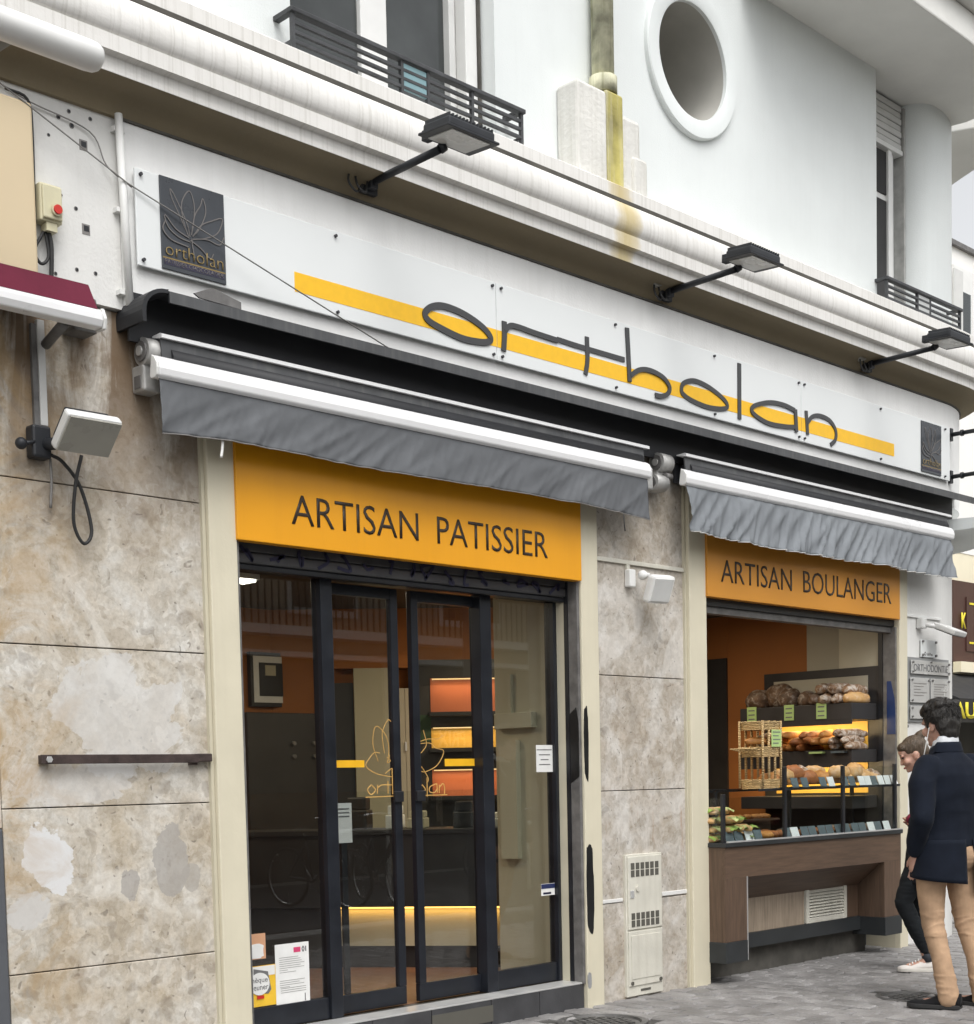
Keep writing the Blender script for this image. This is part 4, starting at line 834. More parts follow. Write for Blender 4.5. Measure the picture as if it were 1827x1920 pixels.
t = thing('wall_plaque', 'small square white plaque above the orthodontist plates', 'plaque', (4.1, -.02, 2.32)); part('plate', 'acrylic', t, 3.984, 4.232, -.022, -.012, 2.327, 2.466)
for x in (4.0, 4.216):
    for z in (2.342, 2.451): MB().disc_cyl((x, -.02, z), (0, 1, 0), .010, .03, 10).build('standoff', 'cast_dark', t)
ribbon(MB(), [(4.03, 2.352), (4.045, 2.366), (4.058, 2.352), (4.045, 2.340), (4.03, 2.352)], .007, -.0225, -.001).build('emblem', 'ink', t); obj('lettering', text_mesh('ditPlus', 4.075, 4.165, 2.340, 2.364, -.0225, .001), 'cast_dark', t)
t = thing('doctor_plates', 'grey panel of orthodontist name plates on the right pier', 'sign', (4.1, -.02, 1.8)); part('backing', 'plate_back', t, 3.765, 4.452, -.016, -.003, 1.80, 2.318)
def plate(x0, x1, z0, z1, nlines=0, scr=4):
    p = part('name_plate', 'plate', t, x0, x1, -.032, -.026, z0, z1, bevel=.002)
    for x in (x0+.022, x1-.022):
        for z in (z0+.018, z1-.018): MB().disc_cyl((x, -.030, z), (0, 1, 0), .008, .03, 10).build('screw_cap', 'cast_dark', p)
    for k in range(nlines): part('text_line', 'cable_grey', p, x0+.05, x1-.05-.05*((k*7) % 3), -.0330, -.0318, z1-.05-k*(z1-z0-.08)/max(1, nlines), z1-.046-k*(z1-z0-.08)/max(1, nlines)+.004)
    return p
p = plate(3.80, 4.44, 2.185, 2.295); MB().disc_cyl((4.12, -.03, 2.285), (0, 1, 0), .008, .03, 10).build('screw_cap', 'cast_dark', p); obj('lettering', text_mesh('ORTHODONTIE', 3.838, 4.405, 2.208, 2.266, -.0325, .0012, .004), 'ink', p)
plate(3.79, 4.10, 1.955, 2.155, 5); plate(4.12, 4.44, 1.955, 2.155, 6); plate(3.79, 4.10, 1.825, 1.93, 0); plate(4.12, 4.44, 1.825, 1.93, 2)
MB().disc_cyl((3.785, -.006, 1.765), (0, 1, 0), .012, .012, 10).build('wall_plug', 'cast_dark', t)

# ================================================================ BREAD COUNTER
K = thing('serving_counter', 'brown wood serving counter projecting below the bread window', 'counter', (2.2, 0, 0))
part('worktop', 'dark_band', K, 1.035, 3.37, -.195, .55, .925, .955, bevel=.004); part('worktop_edge', 'alu', K, 1.06, 3.37, -.197, -.18, .9555, .965)
# front frame around the recess
part('front_rail', 'wood_x', K, 1.045, 3.36, -.18, -.15, .715, .924); part('front_stile', 'wood_z', K, 1.045, 1.288, -.18, -.15, .287, .7145, bevel=.002); part('front_stile', 'wood_z', K, 3.112, 3.36, -.18, -.15, .287, .7145, bevel=.002)
part('side_panel', 'wood_z', K, 1.045, 1.065, -.1495, .12, .287, .924); part('side_panel', 'wood_z', K, 3.34, 3.36, -.1495, .12, .287, .924)
MB().prism([(-.1495, .7145), (-.1495, .730), (.055, .548), (.055, .532)], 'x', 1.288, 3.112).build('recess_soffit', 'wood_x', K)
part('recess_side', 'wood_z', K, 1.270, 1.287, -.1495, .05, .287, .7145); part('recess_side', 'wood_z', K, 3.113, 3.13, -.1495, .05, .287, .7145)
part('recess_panel', 'wood_pale', K, 1.288, 2.352, .052, .07, .29, .545); part('recess_panel', 'wood_z', K, 2.93, 3.112, .052, .07, .29, .56)
gr = part('vent_grille', 'cabinet', K, 2.36, 2.925, .060, .072, .29, .555); part('grille_frame', 'cabinet', gr, 2.36, 2.40, .035, .06, .29, .54, bevel=.003); part('grille_frame', 'cabinet', gr, 2.885, 2.925, .035, .06, .29, .54, bevel=.003); part('grille_frame', 'cabinet', gr, 2.401, 2.884, .035, .06, .29, .33, bevel=.003)
part('grille_void', 'slot', gr, 2.40, 2.885, .055, .0598, .33, .54)
for k in range(9):
    z = .336+k*.0225; MB().prism([(.036, z), (.038, z+.003), (.054, z+.018), (.054, z+.014)], 'x', 2.401, 2.884).build('louvre', 'cabinet', gr)
part('dark_skirting', 'dark_band', K, 1.04, 1.289, -.186, .1, .145, .286, bevel=.003); part('dark_skirting', 'dark_band', K, 3.111, 3.365, -.186, .1, .145, .286, bevel=.003); part('dark_skirting', 'dark_band', K, 1.2895, 3.1105, .03, .1, .185, .289)
part('support_core', 'dark_joint', K, 1.1, 3.3, .1, .5, -.02, .92); part('trim_corner', 'alu', K, 1.286, 1.2905, -.188, -.181, .15, .72)
xs = [1.06, 1.52, 2.02, 2.52, 3.05, 3.594]
for a, b_ in zip(xs[:-1], xs[1:]): part('plinth_tile', 'step_tile', B, a+.002, b_-.002, .262, .28, -.03, .2, bevel=.002)
part('plinth_core', 'dark_joint', B, 1.06, 3.594, .281, .5, -.04, .21)
for x in (1.06, 3.594): part('reveal', 'cream_jamb', B, min(x, x+(-.01 if x < 2 else .01)), max(x, x+(-.01 if x < 2 else .01)), .0, .5, -.04, 2.6)
# glass screen
posts = [(1.065, 1.28), (1.80, 1.457), (2.567, 1.457), (3.32, 1.465)]
for x, z in posts: part('screen_post', 'black_metal', K, x-.013, x+.013, -.163, -.137, .956, z, bevel=.003)
for (a, _), (b_, _), zt in ((posts[0], posts[1], 1.255), (posts[1], posts[2], 1.445), (posts[2], posts[3], 1.445)): part('glass_pane', 'glass_clear', K, a+.018, b_-.018, -.153, -.147, .968, zt)
part('glass_pane', 'glass_clear', K, 1.055, 1.061, -.13, .10, .968, 1.255)
gs = part('glass_shelf', 'glass_clear', K, 1.52, 3.45, -.12, .30, 1.295, 1.303); part('shelf_edge', 'black_metal', gs, 1.52, 3.45, -.126, -.1205, 1.290, 1.308); part('shelf_edge', 'black_metal', gs, 1.52, 3.45, .3005, .306, 1.285, 1.306)
for x in (1.56, 2.5, 3.4): part('shelf_leg', 'black_metal', gs, x-.012, x+.012, .26, .284, .956, 1.2945)
# window head
part('window_head', 'black_metal', B, 1.056, 3.594, .0, .10, 2.545, 2.60, bevel=.004); part('window_head', 'cast_dark', B, 1.056, 3.594, .02, .09, 2.50, 2.544)
part('window_jamb', 'cast_dark', B, 3.572, 3.5935, -.02, .09, .2, 2.54, bevel=.002); part('window_jamb', 'black_metal', B, 3.566, 3.5935, .0905, .13, .2, 2.54)
blue = mat('blue_sticker', (.012, .035, .13), .4, .1, 6)
MB().prism([(-.02, 1.70), (.055, 1.70), (.055, 2.12), (.02, 2.12), (-.012, 1.98), (-.019, 1.86)], 'x', 3.569, 3.5715).build('blue_disc', blue, B)

# ================================================================ SHOP INTERIOR
M['wall_orange'] = mat('wall_orange', (.33, .125, .035), .8, .06, 2); M['wall_red'] = mat('wall_red', (.34, .06, .015), .8, .06, 2); M['wall_cream'] = mat('wall_cream', (.50, .46, .34), .8, .05, 2); M['ceil'] = mat('ceil', (.10, .085, .06), .9, .1, 2)
M['floor_tile'] = mat('floor_tile', (.16, .085, .055), .4, .15, 4); M['wall_grey'] = mat('wall_grey', (.42, .39, .31), .8, .05, 2); M['charcoal'] = mat('charcoal', (.035, .033, .033), .45, .15, 5)
M['amber_panel'] = mat('amber_panel', (.80, .50, .10), .5, .04, 3); M['salmon_panel'] = mat('salmon_panel', (.55, .17, .08), .5, .04, 3)
I = thing('shop_interior', 'warm lit bakery interior with brown orange walls', 'shop interior', (0, 1.6, .15))
def ipart(n_, m, *b): return part(n_, m, I, *b)
ipart('floor', 'floor_tile', -3.4, 3.7, .5, 4.2, .10, .15); ipart('floor', 'floor_tile', -2.72, -.21, .24, .4995, .10, .15); ipart('ceiling', 'ceil', -3.4, 3.7, .2, 4.2, 2.78, 2.85)
ipart('back_wall', 'wall_orange', -3.4, 3.7, 3.45, 3.5, .15, 2.78); ipart('left_wall', 'wall_orange', -3.4, -3.35, .5, 3.45, .15, 2.78)
ipart('right_wall', 'wall_grey', 3.62, 3.68, .13, .82, .2, 2.78); ipart('right_wall', 'wall_orange', 3.62, 3.68, .821, 1.62, .2, 2.78); ipart('door_post', 'charcoal', 3.60, 3.68, 1.622, 1.95, .15, 2.42); ipart('right_wall', 'wall_orange', 3.62, 3.68, 1.622, 3.44, 2.421, 2.78); ipart('right_wall', 'wall_red', 3.64, 3.68, 1.951, 3.44, .15, 2.42)
ipart('partition', 'wall_cream', -.15, -.05, .245, .765, .15, 2.78)
ipart('front_wall', 'wall_cream', -3.35, -2.73, .5, .54, .15, 2.78); ipart('front_wall', 'wall_cream', -.05, .95, .5, .54, .15, 2.78)
# diagonal back unit
QO = Vector((.9, 2.5, 0)); E1 = Vector((.768, -.64, 0)); NF = Vector((-.64, -.768, 0)); UPV = Vector((0, 0, 1))
def dpart(n_, m, u0, u1, d0, d1, z0, z1, par=None, bev=0.0, O=QO, E=E1, N=NF):
    c = O+E*(u0+u1)/2+N*(d0+d1)/2+UPV*(z0+z1)/2
    return MB().obox(c, E, N, UPV, abs(u1-u0)/2, abs(d1-d0)/2, abs(z1-z0)/2).build(n_, m, par or I, bev)
dpart('diagonal_wall', 'wall_orange', -1.6, 1.6, -.25, -.2, .15, 2.78)
U = thing('display_cabinet', 'dark display cabinet with amber niches seen through the right door leaf', 'cabinet', (1.0, 2.4, .15))
dpart('backboard', 'charcoal', -.15, .60, -.19, -.06, .15, 2.36, U)
for z0, z1, m in ((1.945, 2.215, 'salmon_panel'), (1.665, 1.825, 'amber_panel'), (1.29, 1.50, 'salmon_panel')):
    nz = dpart('niche', m, 0.0, .52, -.058, -.05, z0, z1, U); dpart('niche_shelf', 'charcoal', -.02, .54, -.05, .10, z0-.03, z0, U)
ld = bpy.data.lights.new('niche_lamp', 'AREA'); ld.shape = 'RECTANGLE'; ld.size = .5; ld.size_y = .03; ld.energy = .55; ld.color = (1, .66, .34)
for z in (2.19, 1.81, 1.48):
    lo_ = bpy.data.objects.new('niche_lamp', ld); COL.objects.link(lo_); lo_.parent = U; lo_.matrix_parent_inverse = Matrix.Translation(-ROOT_OFF[U.name]); lo_.location = QO+E1*.26+NF*.03+UPV*z; lo_.rotation_euler = (0, 0, math.atan2(E1.y, E1.x))
    dpart('lamp_strip', mat('lamp_strip', (1, .8, .5), .5, emit=(1, .62, .25), estr=.7) if 'lamp_strip' not in bpy.data.materials else bpy.data.materials['lamp_strip'], .01, .51, .02, .04, z+.008, z+.016, U)
CB = thing('tall_cupboard', 'pale tall cupboards at the back seen through the left door leaf', 'cupboard', (.4, 2.9, .15)); dpart('carcass', 'wall_cream', -.60, -.26, -.19, -.02, .9, 2.30, CB, .004); dpart('door', 'wall_grey', -.255, -.205, -.19, -.03, .9, 2.14, CB); dpart('door', 'wall_grey', -.202, -.155, -.19, -.03, .9, 2.14, CB); dpart('top_rail', 'wall_orange', -.75, -.155, -.19, -.04, 2.301, 2.40, CB)
dpart('side_panel', 'charcoal', -.75, -.605, -.19, -.05, .9, 2.19, CB); dpart('handle', 'alu', -.21, -.196, -.03, -.01, 1.65, 1.72, CB); dpart('base', 'charcoal', -.75, -.155, -.19, -.02, .15, .899, CB)
dpart('poster', mat('poster_green', (.035, .075, .035), .6), -.14, .0, -.06, -.055, 1.72, 1.93, U)
# pastry counter, diagonal
Q2 = Vector((-.64, 1.81, 0)); E2 = Vector((.58, -.814, 0)); N2 = Vector((-.814, -.58, 0))
PC = thing('pastry_counter', 'dark pastry counter with glowing strip under its edge inside the door', 'counter', (-.3, 1.3, .15))
def cpart(n_, m, *a, bev=0.0): return dpart(n_, m, *a, PC, bev, Q2, E2, N2)
cpart('front_panel', 'wall_cream', -.02, 1.25, -.02, .0, .30, .56); cpart('front_panel', 'charcoal', -.75, -.021, -.02, .03, .15, .56); cpart('kick', 'charcoal', -.02, 1.25, -.05, -.03, .15, .299); cpart('body', 'charcoal', -.75, 1.25, -.40, .06, .57, 1.06); cpart('top', 'charcoal', -.75, 1.25, -.42, .07, 1.061, 1.09)
strip = cpart('light_strip', mat('counter_strip', (1, .8, .4), .5, emit=(1, .55, .12), estr=2.5), -.02, 1.24, .012, .03, .558, .566)
ld = bpy.data.lights.new('counter_lamp', 'AREA'); ld.shape = 'RECTANGLE'; ld.size = 1.25; ld.size_y = .03; ld.energy = .75; ld.color = (1, .55, .14)
lo_ = bpy.data.objects.new('counter_lamp', ld); COL.objects.link(lo_); lo_.parent = PC; lo_.matrix_parent_inverse = Matrix.Translation(-ROOT_OFF[PC.name]); lo_.location = Q2+E2*.61+N2*.03+UPV*.553; lo_.rotation_euler = (0, 0, math.atan2(E2.y, E2.x))
for k_, (u_, w2_, h_, m_) in enumerate(((.10, .16, .22, 'charcoal'), (.36, .10, .16, 'paper'), (.52, .12, .12, 'wall_cream'), (.85, .14, .18, 'charcoal'), (1.05, .10, .10, 'paper'))):
    q_ = thing(('cash_register', 'cake_box', 'cake_box', 'coffee_machine', 'cake_box')[k_], ('dark cash register on the pastry counter behind the left door leaf', 'white cake box on the pastry counter beside the cash register', 'cream cake box in the middle of the pastry counter', 'dark coffee machine on the pastry counter behind the right door leaf', 'small white cake box at the right end of the pastry counter')[k_], ('cash register', 'box', 'box', 'coffee machine', 'box')[k_], tuple(Q2+E2*u_+N2*-.18+UPV*1.09))
    dpart('body', m_, u_-w2_/2, u_+w2_/2, -.28, -.10, 1.091, 1.09+h_*.6, q_, .008, Q2, E2, N2); dpart('top', m_, u_-w2_*.42, u_+w2_*.42, -.27, -.14, 1.0905+h_*.6, 1.09+h_, q_, .01, Q2, E2, N2)
gcase = cpart('glass_case', 'glass_clear', -.75, 1.25, .055, .06, 1.09, 1.35)
# framed certificate + red panel + fridge on the left
t = thing('framed_print', 'dark framed certificate hanging behind the left door pane', 'picture', (-.1, 3.42, 2.05)); part('frame', 'charcoal', t, -.16, .215, 3.40, 3.445, 2.02, 2.44); part('mount', 'paper', t, -.135, .19, 3.395, 3.40, 2.05, 2.41); part('print', 'charcoal', t, -.085, .14, 3.39, 3.395, 2.10, 2.36); part('label', 'wall_cream', t, -.03, .07, 3.385, 3.39, 2.26, 2.34)
ipart('red_panel', 'wall_red', .28, .60, 3.43, 3.449, .15, 2.02)
t = thing('oven', 'dark steel oven with round knobs behind the left door pane', 'oven', (-.1, 3.2, .15)); part('body', 'charcoal', t, -.5, .25, 3.0, 3.42, .15, 1.95, bevel=.01)
for x in (-.08, .12):
    for z in (1.62, 1.72): MB().disc_cyl((x, 2.99, z), (0, 1, 0), .016, .03, 12).build('knob', 'cast_dark', t)
t = thing('wall_box', 'cream fuse box with duct on the partition behind the right door pane', 'box', (-.17, .5, 1.73)); part('box', 'wall_cream', t, -.20, -.151, .40, .73, 1.735, 1.835, bevel=.004); part('duct', 'wall_cream', t, -.175, -.151, .60, .63, 1.8355, 2.08); part('pipe_cover', 'wall_cream', t, -.19, -.151, .55, .70, .9, 1.66)
t = thing('notice', 'white menu sheet standing inside on the pastry counter', 'notice', (-.7, 1.6, 1.09)); part('sheet', 'paper', t, -1.635, -1.52, .60, .602, 1.068, 1.297); part('stand', 'black_metal', t, -1.60, -1.56, .602, .62, .15, 1.10)
for k in range(3): part('text_line', 'ink', t, -1.62, -1.54, .598, .5998, 1.26-k*.022, 1.268-k*.022)
# ceiling lamps (lit)
M['tube_light'] = mat('tube_light', (1, 1, 1), .5, emit=(1, .93, .80), estr=6.0)
def ceiling_lamp(x, y, e, lab, col=(1, .82, .58)):
    t = thing('ceiling_lamp', lab, 'lamp', (x, y, 2.72), 'lit ceiling lamps in the bakery'); part('housing', 'white_plastic', t, x-.32, x+.32, y-.08, y+.08, 2.74, 2.779); part('diffuser', 'tube_light', t, x-.30, x+.30, y-.065, y+.065, 2.725, 2.7395)
    d_ = bpy.data.lights.new('lamp_light', 'AREA'); d_.shape = 'RECTANGLE'; d_.size = .6; d_.size_y = .13; d_.energy = e; d_.color = col
    o = bpy.data.objects.new('lamp_light', d_); COL.objects.link(o); o.parent = t; o.location = (0, 0, -.003)
ceiling_lamp(-1.50, 1.95, 15, 'lit ceiling lamp glimpsed at the top of the left door pane'); ceiling_lamp(.7, 1.05, 14, 'added ceiling lamp above the pastry counter, unseen behind the lintel'); ceiling_lamp(2.3, 1.1, 4.5, 'lit ceiling lamp above the bread shelves')  # second lamp is added to light the shop, unseen behind the lintel

# ---- bread shelves on the right wall
SH = thing('bread_shelves', 'charcoal bread shelving with amber back panels inside the bread window', 'shelves', (3.4, .65, .9))
def spart(n_, m, *b, bev=0.0): return part(n_, m, SH, *b, bevel=bev)
spart('back_frame', 'charcoal', 3.585, 3.618, .125, 1.22, .9, 2.25); spart('mirror_panel', 'wall_grey', 3.578, 3.5845, .23, 1.12, 1.96, 2.18); spart('amber_panel', 'amber_panel', 3.578, 3.5845, .232, 1.10, 1.595, 1.815); spart('amber_panel', 'amber_panel', 3.578, 3.5845, .232, 1.10, 1.24, 1.482)
spart('shelf', 'charcoal', 3.20, 3.577, .15, 1.20, 1.82, 1.95, bev=.004); spart('shelf', 'charcoal', 3.20, 3.577, .15, 1.20, 1.484, 1.585, bev=.004); spart('shelf', 'charcoal', 3.20, 3.577, .15, 1.20, 1.12, 1.22, bev=.004)
ld = bpy.data.lights.new('shelf_lamp', 'AREA'); ld.shape = 'RECTANGLE'; ld.size = .06; ld.size_y = .9; ld.energy = 3.4; ld.color = (1, .74, .38)
for z in (1.81, 1.475):
    lo_ = bpy.data.objects.new('shelf_lamp', ld); COL.objects.link(lo_); lo_.parent = SH; lo_.matrix_parent_inverse = Matrix.Translation(-ROOT_OFF[SH.name]); lo_.location = (3.30, .67, z-.006); lo_.rotation_euler = (0, -.5, 0)
    spart('lamp_strip', bpy.data.materials['lamp_strip'], 3.215, 3.23, .22, 1.12, z-.004, z+.003); spart('shelf_lip', 'charcoal', 3.20, 3.208, .15, 1.20, z-.026, z+.012)
M['price_green'] = flat('price_green', (.42, .58, .22), .6); M['card_grey'] = flat('card_grey', (.10, .13, .145), .5); M['card_white'] = flat('card_white', (.72, .74, .74), .5)
def crust(name, a, b_, flour=.0):
    m, nt, n, bb = new_mat(name); v = coords(nt); f = noise_tex(nt, v, 14, 5, .65, .5); c = ramp(nt, f, [(.3, a), (.7, b_)])
    if flour: c = mix(nt, ramp(nt, noise_tex(nt, coords(nt, (1, 1, 1)), 22, 4, .6, .8), [(.52-.1*flour, (0, 0, 0)), (.62, (flour,)*3)]), c, (.62, .57, .50))
    nt.links.new(c, bb.inputs['Base Color']); bb.inputs['Roughness'].default_value = .6; bump(nt, bb, f, .6, .01); return m
M['crust_dark'] = crust('crust_dark', (.06, .035, .02), (.16, .09, .05), .35); M['crust_flour'] = crust('crust_flour', (.13, .07, .035), (.28, .16, .08), .75); M['crust_gold'] = crust('crust_gold', (.28, .11, .025), (.50, .24, .06)); M['crust_pale'] = crust('crust_pale', (.42, .22, .07), (.60, .38, .16), .25); M['crust_red'] = crust('crust_red', (.20, .07, .02), (.36, .13, .035))
rb = random.Random(11)
def loaf(name, lab, cat, grp, c, l, w_, h, ang, m, slashes=3, tilt=0.0):
    """slashed loaf: lumpy ellipsoid with grooves, resting at c"""
    nu, nv = 22, 12; vs = []; sd_ = rb.random()*50; rot = Matrix.Rotation(ang, 4, 'Z') @ Matrix.Rotation(tilt, 4, 'Y')
    for j in range(nv+1):
        th = math.pi*j/nv
        for i in range(nu):
            p_ = 2*math.pi*i/nu; X_ = math.cos(th); r_ = max(0, math.sin(th))**.75
            y_, z_ = r_*math.cos(p_), r_*math.sin(p_)
            g = .07*math.sin(X_*math.pi*slashes*1.3+y_*2.2)*max(0, z_) if slashes else 0
            k = 1+.10*noise.noise(Vector((X_*2.2+sd_, y_*1.8, z_*1.8)))-g
            zz = z_*k; zz = max(zz, -.62)
            vs.append(Vector(c)+rot.to_3x3() @ Vector((X_*l/2*k, y_*w_/2*k, (zz+.62)*h/1.62)))
    fs = [(j*nu+i, j*nu+(i+1) % nu, (j+1)*nu+(i+1) % nu, (j+1)*nu+i) for j in range(nv) for i in range(nu)]
    return tag(MB().add(vs, fs, True).build(name, m), lab, cat, grp)
# top shelf
for i, (y, x, l, w_, h, a) in enumerate(((1.10, 3.34, .26, .24, .15, .4), (.93, 3.40, .27, .25, .20, 1.2), (.80, 3.33, .24, .20, .15, .3), (.66, 3.36, .20, .17, .12, 1.0))): loaf('round_loaf', 'dark round loaf on the top bread shelf', 'bread', 'dark loaves on the top shelf', (x, y, 1.951), l, w_, h, a, 'crust_dark', 2)
for i, (y, x, z, l, w_, h, a, m) in enumerate(((.52, 3.36, 1.951, .40, .13, .10, .15, 'crust_dark'), (.41, 3.34, 1.951, .40, .12, .09, .1, 'crust_flour'), (.30, 3.36, 1.951, .38, .12, .09, .05, 'crust_flour'), (.46, 3.36, 2.035, .36, .12, .09, .1, 'crust_flour'), (.34, 3.38, 2.03, .36, .11, .09, -.05, 'crust_flour'), (.20, 3.36, 1.951, .36, .11, .09, .0, 'crust_pale'), (.24, 3.40, 2.025, .34, .11, .08, .0, 'crust_flour'))): loaf('long_loaf', 'floury long loaf on the top bread shelf', 'bread', 'floury loaves on the top shelf', (x, y, z), l, w_, h, a, m, 4)
# middle shelf, baguettes stacked
for i in range(26):
    y = .20+(i % 9)*.105; z = 1.586+(i//9)*.05+(.05 if i in (2, 3) else 0); m = ('crust_flour', 'crust_flour', 'crust_gold', 'crust_red', 'crust_red', 'crust_gold', 'crust_gold', 'crust_dark', 'crust_gold')[i % 9]
    loaf('baguette', 'crusty baguette piled on the amber lit middle shelf', 'bread', 'baguettes on the middle shelf', (3.33+rb.uniform(-.03, .03), y+rb.uniform(-.02, .02), z), .42, .085, .065, rb.uniform(-.25, .25), m, 5, rb.uniform(-.05, .05))
# rolls and buns on the glass shelf
for i in range(23):
    x = 1.96+i*.065; loaf('bread_roll', 'small bread roll in the row on the glass shelf', 'bread', 'rolls on the glass shelf', (x+rb.uniform(-.02, .02), .10+rb.uniform(-.06, .12), 1.304+(.06 if i % 3 == 2 else .02)), .17, .12, rb.uniform(.08, .12), rb.uniform(0, 3), rb.choice(('crust_pale', 'crust_gold', 'crust_pale', 'crust_red', 'crust_flour')), 2)
# price cards
def card(x, y, z, w_, h, m, lab, grp, lean=.35, par=None):
    c = Vector((x, y, z+h/2)); o = MB().obox(c, (1, 0, 0), (0, lean, 1), (0, -1, lean), w_/2, h/2, .0015).build('price_card', m); tag(o, lab, 'price card', grp); return o
for i, x in enumerate((1.99, 2.12, 2.36, 2.47, 2.66, 2.76, 2.90, 2.99, 3.08, 3.18, 3.28, 3.38)): card(x, -.11, 1.304, .085, .075, 'card_white' if i in (3, 6, 7, 9, 10, 11) else 'card_grey', 'white price card on the glass shelf edge' if i in (3, 6, 7, 9, 10, 11) else 'slate grey price card on the glass shelf edge', 'cards on the glass shelf')
for i in range(19):
    x = 1.17+i*.115
    if 1.60 < x < 1.83: continue
    wh = i in (2, 7, 16, 18); card(x, -.125+.008*(i % 2), .957, .095, .07, 'card_white' if wh else 'card_grey', 'white price card along the counter front' if wh else 'slate grey price card along the counter front', 'cards along the counter front')
for i, (y, z) in enumerate(((1.08, 1.835), (.72, 1.835), (.42, 1.835))):
    o = bx(3.192, 3.1985, y-.045, y+.045, z, z+.125).build('price_label', 'price_green'); tag(o, ('green price label left of the top shelf front', 'green price label in the middle of the top shelf front', 'green price label right of the top shelf front')[i], 'price label', 'green shelf labels')
    for k in range(3): bx(3.190, 3.1918, y-.03, y+.03, z+.09-k*.035, z+.10-k*.035).build('text_line', 'ink', o)
for i, y in enumerate((.45, .25)): o = bx(3.15, 3.199, y-.06, y+.06, 1.56, 1.575).build('price_label', 'card_grey' if i else 'price_green'); tag(o, ('tilted green label on the middle shelf front', 'tilted grey label on the middle shelf front')[i], 'price label')
# lettuce sandwiches and brown pastries on the counter
M['lettuce'] = mat('lettuce', (.20, .30, .06), .6, .4, 14, bumps=.6, bscale=30); M['lettuce_pale'] = mat('lettuce_pale', (.46, .50, .20), .6, .3, 14, bumps=.6, bscale=30)
for i in range(20):
    col_, row_ = i % 5, i//5
    if row_ >= (4, 4, 3, 2, 1)[col_]: continue
    x, y, z = 1.10+col_*.105+rb.uniform(-.02, .02), -.03+rb.uniform(-.03, .05), .957+row_*.062
    s = loaf('sandwich', 'lettuce filled sandwich heaped at the left end of the counter', 'sandwich', 'sandwiches on the counter', (x, y, z), .20, .085, .05, 1.35+rb.uniform(-.2, .2), 'crust_pale', 2)
    nu = 22; vs = []
    for k in range(nu):
        a = 2*math.pi*k/nu; rr_ = 1+.22*math.sin(a*5+i)
        for f_, dz in ((.45, .036), (.92*rr_, .038+.010*math.sin(a*7+i)), (1.12*rr_, .024+.014*math.sin(a*9+i*2))): vs.append((x+.052*f_*math.cos(a), y+.105*f_*math.sin(a), z+dz))
    MB().add(vs, [(3*k+q_, 3*((k+1) % nu)+q_, 3*((k+1) % nu)+q_+1, 3*k+q_+1) for k in range(nu) for q_ in (0, 1)], True).build('lettuce', 'lettuce_pale' if col_ < 3 and i % 3 else 'lettuce', s)
for i in range(22):
    x = 1.52+i*.082; loaf('pastry', 'small brown pastry on the counter behind the price cards', 'pastry', 'pastries on the counter', (x, .0+rb.uniform(-.04, .16), .957), .12, .085, .05, rb.uniform(0, 3), rb.choice(('crust_red', 'crust_dark', 'crust_gold', 'crust_red')), 3)
tr = tag(bx(1.75, 2.45, .32, .50, 1.06, 1.075).build('wooden_tray', 'wood_x'), 'dark wooden tray behind the counter glass', 'tray')
for i in range(6): loaf('pastry', 'golden pastry on the dark wooden tray', 'pastry', 'pastries on the tray', (1.82+i*.11, .41, 1.076), .10, .08, .035, rb.uniform(0, 3), 'crust_gold', 2)
bx(1.76, 2.44, .40, .42, .956, 1.059).build('tray_leg', 'wood_x', tr)
# wicker basket tower
def wicker():
    m, nt, n, b = new_mat('wicker'); v = coords(nt, (1, 1, 1)); wv = nt.nodes.new('ShaderNodeTexWave'); wv.bands_direction = 'Z'; wv.inputs['Scale'].default_value = 28; wv.inputs['Distortion'].default_value = 6; wv.inputs['Detail'].default_value = 2; nt.links.new(v, wv.inputs['Vector'])
    c = ramp(nt, wv.outputs['Fac'], [(.2, (.42, .26, .10)), (.7, (.74, .54, .27))]); nt.links.new(c, b.inputs['Base Color']); bump(nt, b, wv.outputs['Fac'], .8, .01); return m
M['wicker'] = wicker()
BK = thing('wicker_stand', 'three-tier wicker bread basket stand on the bakery counter', 'basket', (1.80, .05, 1.304))
bxc, byc, hw, hd_ = 1.83, .07, .115, .10
for z0, z1, e in ((1.304, 1.372, .025), (1.53, 1.60, .018), (1.72, 1.78, .028)):
    # woven walls: rows of canes over uprights
    wall = MB(); rows = 6
    for r_ in range(rows):
        z = z0+(z1-z0)*(r_+.5)/rows; f_ = 1+e*(r_/rows)*3
        pts = []
        for k in range(49):
            a = 2*math.pi*k/48; sx = math.copysign(abs(math.cos(a))**.45, math.cos(a)); sy = math.copysign(abs(math.sin(a))**.45, math.sin(a)); o_ = .006*math.sin(k*math.pi/1+r_*math.pi)
            pts.append((bxc+(hw*f_+o_*(1 if k % 2 else -1))*sx, byc+(hd_*f_)*sy, z))
        wall.tube(pts, .0068, 6, False)
    tier = wall.build('basket_tier', 'wicker', BK); part('base_mat', 'wicker', tier, bxc-hw+.01, bxc+hw-.01, byc-hd_+.01, byc+hd_-.01, z0, z0+.008)
for sx in (-1, -.33, .33, 1):
    for sy in (-1, 1): MB().tube([(bxc+hw*sx*.98, byc+hd_*sy*.98, 1.31), (bxc+hw*sx*.98, byc+hd_*sy*.98, 1.785)], .009, 8).build('upright_cane', 'wicker', BK)
for k in range(7): MB().tube([(bxc-hw-.02, byc-.09+k*.03, 1.575), (bxc-hw-.12, byc-.09+k*.03, 1.59)], .006, 6).build('side_cane', 'wicker', BK)
o = part('price_label', 'price_green', BK, 1.80, 1.92, byc-hd_-.018, byc-hd_-.014, 1.60, 1.72)
